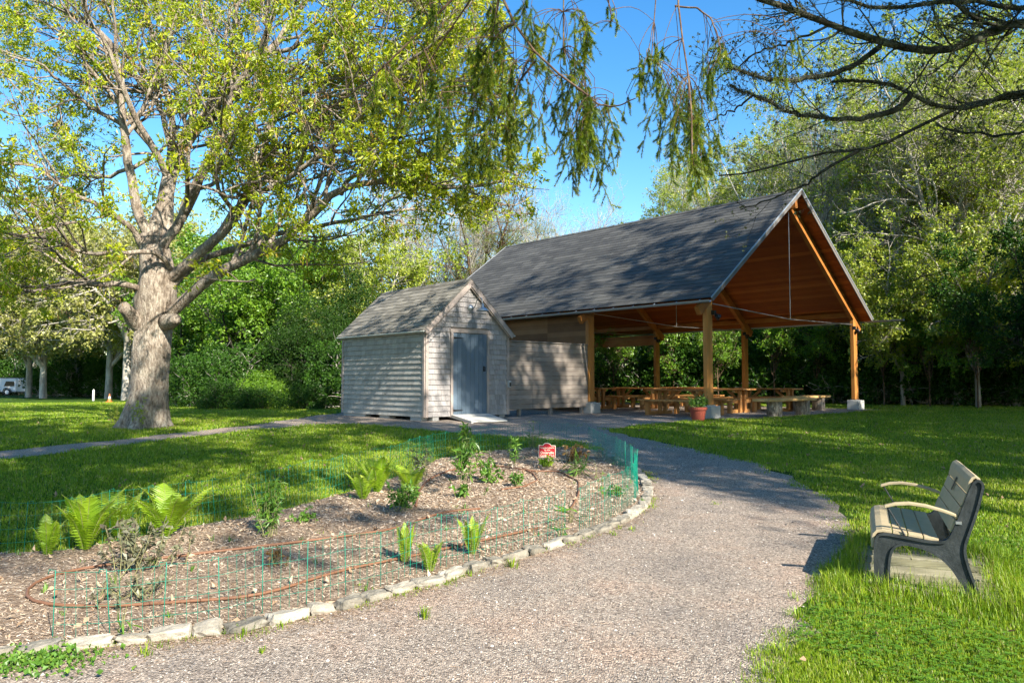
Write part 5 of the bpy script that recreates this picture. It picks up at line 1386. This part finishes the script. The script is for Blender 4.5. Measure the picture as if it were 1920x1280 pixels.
def branch_tree():
    """dark lichen-covered limbs reaching in from the right"""
    rng = np.random.default_rng(401)
    Y0 = 8.0; base = np.array([8.6, 8.3, float(zt(8.6, 8.3))])
    L = [([(2500, 20), (2150, 60), (1920, 35), (1860, 45), (1845, 75), (1800, 95), (1740, 100), (1660, 88), (1610, 62), (1550, 50), (1500, 20), (1450, 0), (1380, -20)], 22, 9, -.4),
         ([(1650, 88), (1600, 125), (1560, 140), (1500, 150), (1440, 148), (1390, 132), (1360, 125)], 11, 4, -.4),
         ([(2500, 150), (2100, 150), (1920, 168), (1870, 190), (1800, 206), (1740, 200), (1700, 170), (1665, 148), (1600, 150), (1560, 155)], 15, 5, .3),
         ([(1710, 175), (1690, 205), (1640, 218), (1580, 226), (1510, 218), (1460, 200), (1410, 180), (1370, 160)], 11, 4, .4),
         ([(2400, 130), (2000, 165), (1880, 185), (1800, 190), (1770, 215), (1700, 250), (1660, 275), (1600, 285), (1540, 280), (1500, 300), (1440, 315), (1350, 330)], 12, 3, .8),
         ([(1610, 283), (1560, 310), (1510, 345), (1440, 375), (1390, 395)], 6, 2, .7),
         ([(2400, 210), (2000, 230), (1920, 250), (1880, 258), (1800, 250), (1760, 235)], 8, 4, 1.4),
         ([(2500, -40), (2000, 20), (1800, 0), (1750, 5), (1690, 18), (1620, 15), (1560, -10)], 13, 5, -.8),
         ([(2400, -120), (1950, 60), (1870, 45), (1800, 30), (1790, 0), (1750, -30)], 9, 4, -.6),
         ([(1560, 45), (1500, 75), (1440, 90), (1400, 110), (1380, 130), (1340, 150)], 5, 2, .2),
         ([(1410, 180), (1380, 205), (1340, 222), (1320, 240)], 4, 2, .2)]
    P, R = [], []
    for pxs, w0, w1, dy in L:
        n = len(pxs); dep = Y0 + dy * np.linspace(0, 1, n)
        pp = resample(np.array([at(a, b, d) for (a, b), d in zip(pxs, dep)]), 26)
        if pxs[0][0] > 2300:
            j = np.array([base[0], base[1], 3.2 + len(P) * .35]); k = 6
            for q in range(k): pp[q] = j + (pp[k] - j) * q / k
        pp[6:] += rng.normal(size=(20, 3)) * .012
        P.append(pp); R.append(np.linspace(w0, w1, 26) / 2 / F * Y0 * (1 + .15 * rng.random(26)))
    P = np.array(P); R = np.array(R)
    b1 = sprout(rng, P, R, 220, .3, 1, .85, .75, .03, .14, 7, .30, .004)
    b2 = sprout(rng, *b1, 1100, .1, 1, .36, .7, .05, .15, 4, .6, .003)
    b3 = sprout(rng, *b2, 3000, .2, 1, .12, .7, .05, .15, 3, .8, .002)
    tr = np.zeros((12, 3)); tr[:, 2] = np.linspace(0, 9, 12); tr += base - Z * .2; tr[:, :2] += np.cumsum(rng.normal(size=(12, 2)) * .03, 0)
    w = wood_mb([(P, R), b1, b2, b3], [10, 5, 3, 3]); w.tube(tr, np.linspace(.3, .12, 12), 14)
    # moss and lichen tufts on the upper side of the limbs
    v, f, t = leafset(rng, P[[0, 1, 2, 3, 7]], 9000, .022, .5, -.2, .018, .25, 1, along=.1); moss = MB().add(v, [f], t)
    tips = b3[0][:, -1]
    v, f, t = leafset(rng, np.concatenate([b3[0][:, -2:], b2[0][:, -2:]]), 6500, .024, .75, 0, .004, .5, 2, along=.5); buds = MB().add(v, [f], t)
    tree_obj('budding_tree', base, 'nearest tree whose dark mossy budding limbs reach across the upper right', [('trunk', w, M['barkdark'], True), ('moss', moss, M['greyleaf'], False), ('buds', buds, M['budleaf'], False)])

def spruce():
    """near spruce: hanging twig curtains at the top centre"""
    rng = np.random.default_rng(501)
    base = np.array([.3, -3.2, float(zt(.3, -3.2))])
    Y0 = 6.0
    L = [([(1000, -160), (905, -60), (865, 0), (835, 18), (800, 38), (770, 70), (745, 105), (720, 130), (690, 165), (650, 190), (600, 215)], 11, 2, .3),
         ([(960, -120), (880, 10), (850, 50), (820, 90), (790, 130), (765, 170), (750, 210), (740, 250)], 6, 2, .5),
         ([(900, -120), (940, 0), (962, 60), (985, 95), (1005, 115), (1030, 135), (1060, 148), (1075, 170), (1100, 180)], 9, 3, -.3),
         ([(1005, 112), (975, 150), (950, 190), (930, 230), (925, 270)], 4, 1.5, .1),
         ([(1080, 165), (1110, 190), (1130, 200), (1160, 200), (1190, 185)], 4, 1.5, -.3),
         ([(1290, -140), (1255, -10), (1265, 20), (1278, 60), (1290, 110), (1300, 180), (1302, 230), (1300, 290)], 6, 2, -.3),
         ([(1265, 12), (1310, 14), (1330, 30), (1345, 60), (1350, 95)], 3, 1.5, -.2),
         ([(1240, -120), (1228, 0), (1224, 60), (1220, 110)], 4, 1.5, 0),
         ([(1120, -160), (1100, -60), (1060, -10), (1030, 10), (990, 0)], 5, 2, .2),
         ([(1150, -140), (1130, -40), (1110, 0), (1140, 10), (1150, 40)], 4, 2, .1),
         ([(1440, -150), (1452, -20), (1465, 20), (1475, 60)], 3, 1, .2),
         ([(700, -160), (790, -20), (800, 30), (815, 60)], 5, 2, .4),
         ([(930, -100), (960, 10), (940, 40), (900, 70), (880, 110)], 4, 2, .5),
         ([(1060, -100), (1050, -10), (1065, 40), (1058, 90)], 4, 2, 0)]
    P, R = [], []
    for pxs, w0, w1, dy in L:
        n = len(pxs); pp = resample(np.array([at(a, b, Y0 + dy * (q / (n - 1)) * 2) for q, (a, b) in enumerate(pxs)]), 20)
        pp += rng.normal(size=pp.shape) * .006
        if pxs[0][1] < -90:
            j = np.array([base[0], base[1], 6.0 + .25 * (len(P) % 5)])
            q = np.linspace(0, 1, 8)[:, None]; arc = j * (1 - q) + pp[0] * q; arc[:, 2] += np.sin(q[:, 0] * math.pi) * .9
            pp = resample(np.vstack([arc[:-1], pp]), 34); r = np.r_[np.linspace(.05, w0 / 2 / F * Y0, 14), np.linspace(w0, w1, 20) / 2 / F * Y0]
        else:
            pp = resample(pp, 34); r = np.linspace(w0, w1, 34) / 2 / F * Y0
        P.append(pp); R.append(r * 1.25)
    P = np.array(P); R = np.array(R)
    # hanging shoots: where they hang (pixel boxes) follows the photo's curtains
    cur = [(1010, 20, 1095, 90, 46, .62), (1060, 150, 1110, 240, 60, .75), (1075, 190, 1140, 250, 34, .5), (1205, 70, 1240, 110, 26, .45), (1260, 140, 1320, 210, 56, .75), (1330, 60, 1360, 110, 26, .4),
           (880, 60, 960, 120, 40, .5), (820, 110, 960, 200, 66, .6), (700, 140, 840, 220, 46, .35), (1290, 250, 1315, 290, 22, .45), (1460, 50, 1480, 70, 8, .4), (985, 130, 1030, 190, 18, .5), (930, 0, 1000, 30, 26, .5), (790, 0, 830, 40, 12, .35), (1130, 0, 1150, 20, 8, .25), (870, 200, 960, 260, 36, .5), (1120, 180, 1180, 195, 12, .22)]
    C = []; m = 9
    flat = P.reshape(-1, 3)
    for x0, y0, x1, y1, n, Lh in cur:
        for _ in range(int(n * .52)):
            s = at(rng.uniform(x0 - 8, x1 + 8), rng.uniform(y0 - 10, y1 + 10), Y0 + rng.normal() * .25)
            l = Lh * .86 * rng.uniform(.3, 1.15); d = unit(np.array([rng.normal() * .35, rng.normal() * .35, -1.])); q = np.empty((m, 3)); q[0] = s
            for j in range(1, m):
                d = unit(d + np.array([rng.normal() * .16, rng.normal() * .16, -.25])); q[j] = q[j - 1] + d * l / (m - 1)
            C.append(q)
    C = np.array(C)
    # tie each shoot to the nearest limb with a thin arching twig
    tw = []
    for q in C:
        dd = np.linalg.norm(flat - q[0], axis=1); k = flat[np.argmin(dd + np.where(flat[:, 2] < q[0, 2], .4, 0))]
        u = np.linspace(0, 1, 6)[:, None]; arc = k * (1 - u) + q[0] * u; arc[:, 2] += np.sin(u[:, 0] * math.pi) * .06 * min(1, dd.min() * 3); tw.append(arc)
    tw = np.array(tw)
    sub = sprout(rng, C, np.full((len(C), m), .003), len(C) * 5, .1, .95, .15, .85, -.14, .15, 5, .8, .0018)
    # needles around shoots
    def needles(Pl, n, L, rg):
        i = rg.integers(0, len(Pl), n); t = rg.random(n); f = t * (Pl.shape[1] - 1); a = np.minimum(f.astype(int), Pl.shape[1] - 2); f = f - a
        p = Pl[i, a] * (1 - f)[:, None] + Pl[i, a + 1] * f[:, None]; T = unit(Pl[i, a + 1] - Pl[i, a])
        w_ = rg.normal(size=(n, 3)); w_ = unit(w_ - T * (w_ * T).sum(1, keepdims=True)); d = unit(T * .8 + w_); s = unit(np.cross(d, T)) * .0021; l = L * rg.uniform(.7, 1.2, n)[:, None]
        v = np.stack([p - s, p + s, p + d * l], 1).reshape(-1, 3); sh = rg.random(len(Pl))[i] * .6
        tint = np.clip(sh + .3 * rg.random(n) + .25 * (t > .8), 0, 1)
        return v, np.arange(n * 3).reshape(-1, 3), np.repeat(tint, 3)
    nd = MB()
    half = C[:, 3:]
    for Pl, n in ((half, 90000), (sub[0], 150000)):
        v, f, t = needles(Pl, n, .026, rng); nd.add(v, [f], t)
    w = wood_mb([(P, R), (tw, np.full(tw.shape[:2], .0028)), (C, np.broadcast_to(np.linspace(.003, .0015, m), C.shape[:2]).copy()), sub], [8, 4, 3, 3])
    trk = np.zeros((12, 3)); trk[:, 2] = np.linspace(0, 17, 12); trk += base - Z * .2; w.tube(trk, np.linspace(.26, .04, 12), 14)
    # the rest of the spruce above and behind the camera: whorls of drooping boughs
    nb = 190; zz = 8.3 + 8.4 * rng.random(nb); az = rng.uniform(0, 6.283, nb); ln = (17.2 - zz) * .42 + .5
    Bp = np.empty((nb, 8, 3)); Bp[:, 0] = base + np.c_[np.zeros((nb, 2)), zz]; d = np.stack([np.cos(az), np.sin(az), .1 + 0 * az], 1)
    for j in range(1, 8): d = unit(d + np.array([0, 0, -.07])); Bp[:, j] = Bp[:, j - 1] + d * (ln / 7)[:, None]
    sb = sprout(rng, Bp, np.full((nb, 8), .02), 1500, .15, 1, .8, .9, -.25, .1, 5, .5, .006)
    v, f = tubes(Bp, np.broadcast_to(np.linspace(.03, .01, 8), (nb, 8)).copy(), 4); w.add(v, [f])
    v, f, t = leafset(rng, sb[0], 26000, .11, .22, .5, .03, .0, 1, along=.6); nd.add(v, [f], t)
    tree_obj('spruce_tree', base, 'near spruce whose drooping needle sprays hang into the top of the view', [('trunk', w, M['barkred'], True), ('needles', nd, M['needle'], False)])

# ------------------------------------------------------------------ far left objects
def far_things():
    white = pm('trailer_white', [(0, (.62, .63, .65)), (1, (.75, .76, .78))], 2, rough=.35, bump=.05)
    dark = pm('dark_glass', [(0, (.01, .012, .015)), (1, (.02, .025, .03))], 2, rough=.15, bump=0)
    rub = pm('rubber', [(0, (.015, .015, .015)), (1, (.03, .03, .03))], 2, rough=.8, bump=0)
    grey = pm('grey_roof', [(0, (.08, .08, .085)), (1, (.12, .12, .13))], 2, rough=.6, bump=0)
    Y = 78.; g = np.array(gx(33, Y)); k = Y / F
    root = thing('horse_trailer', g, 'white two-axle trailer with a dark window parked at the far left edge', 'trailer')
    h = 33 * k; wdt = 2.0; L = 4.6
    b = MB(); prof = [(0, .42), (0, h - .12), (-.1, h), (-L + .9, h), (-L, h - .55), (-L - .05, .42)]
    b.prism([g + np.array([x, 0, z]) for x, z in prof], (0, wdt, 0)); b.build('body', white, root, bevel=.05)
    b = MB(); b.box(g + np.array([-L / 2 + .4, wdt / 2, h + .02]), (L - .9, wdt + .1, .06)); b.build('roof_panel', grey, root)
    b = MB(); b.prism([g + np.array([x, -.02, z]) for x, z in ((-1.25, h - .85), (-.18, h - .85), (-.18, h - .35), (-1.05, h - .35))], (0, .03, 0)); b.build('window', dark, root)
    for x in (-2.05, -.9):
        wl = MB(); a = np.linspace(0, 2 * math.pi, 25)[:-1]
        wl.prism([g + np.array([x + .36 * math.cos(q), -.03, .37 + .36 * math.sin(q)]) for q in a], (0, .22, 0)); wh = wl.build('wheel', rub, root)
        wl = MB(); wl.prism([g + np.array([x + .2 * math.cos(q), -.05, .37 + .2 * math.sin(q)]) for q in a], (0, .05, 0)); r = wl.build('rim', white, root); r.parent = wh
        wl = MB(); wl.prism([g + np.array([x + .46 * math.cos(q), -.06, .42 + .44 * math.sin(q)]) for q in np.linspace(0, math.pi, 12)] + [g + np.array([x + .40 * math.cos(q), -.06, .42 + .38 * math.sin(q)]) for q in np.linspace(math.pi, 0, 12)], (0, .10, 0)); wl.build('fender', grey, root)
    b = MB(); b.box(g + np.array([-L / 2, wdt / 2, .38]), (L, wdt - .1, .1)); b.build('chassis', grey, root)
    # cone
    g = np.array(gp(205, 753.5)); s = g[1] / F; H = 15.5 * s
    root = thing('traffic_cone', g, 'small faded orange traffic cone with pale band on the far lawn', 'cone')
    org = pm('cone_orange', [(0, (.75, .16, .04)), (1, (.8, .22, .06))], 3, rough=.5, bump=0); wh2 = pm('cone_band', [(0, (.7, .7, .66)), (1, (.8, .8, .76))], 3, rough=.5, bump=0)
    b = MB(); b.box(g + Z * .02, (H * .62, H * .62, .03)); b.lathe(g, [(H * .22, .03), (H * .04, H), (.001, H)], 18); b.build('cone_body', org, root)
    b = MB(); b.lathe(g, [(H * .155, H * .42), (H * .105, H * .68)], 18); b.build('reflective_band', wh2, root)
    g = np.array(gp(175, 751)); s = g[1] / F
    b = MB(); b.box(g + Z * 10 * s, (.09, .09, 20 * s)); b.lathe(g + Z * 20 * s, [(.06, -.005), (.001, .06)], 4)
    tag(b.build('white_stake', wh2, bevel=.01), 'short white marker stake on the far lawn left of the cone', 'stake')
    g = np.array(gp(54, 741.5)); 
    root = thing('red_barrel', g, 'small red round container on the grass beside the trailer', 'barrel')
    b = MB(); b.lathe(g, [(.001, 0), (.26, .0), (.32, .25), (.32, .42), (.24, .62), (.08, .66), (.001, .66)], 16); b.build('drum', pm('red_paint', [(0, (.5, .03, .015)), (1, (.6, .05, .02))], 3, rough=.5, bump=0), root, smooth=True)
    b = MB(); b.tube([g + Z * .62 - np.array([.12, 0, 0]), g + Z * .74, g + Z * .62 + np.array([.12, 0, 0])], .02, 6); b.build('handle', rub, root)
    g = np.array(gp(105, 741)); root = thing('wood_crate', g, 'small grey-brown wooden crate on the far lawn edge', 'crate')
    b = MB(); 
    for q in range(4): b.box(g + np.array([0, 0, .08 + q * .19]), (1.1, .6, .16), None, q * .3)
    b.build('slats', M['bark2'], root); b = MB()
    for x in (-.5, .5): b.box(g + np.array([x, -.33, .38]), (.09, .05, .8))
    b.build('corner_post', wh2, root)

pavilion(); furniture(); shed(); bench(); garden(); chips(); pebbles(); grass(); far_things()
big_tree(); woods(); branch_tree(); spruce()
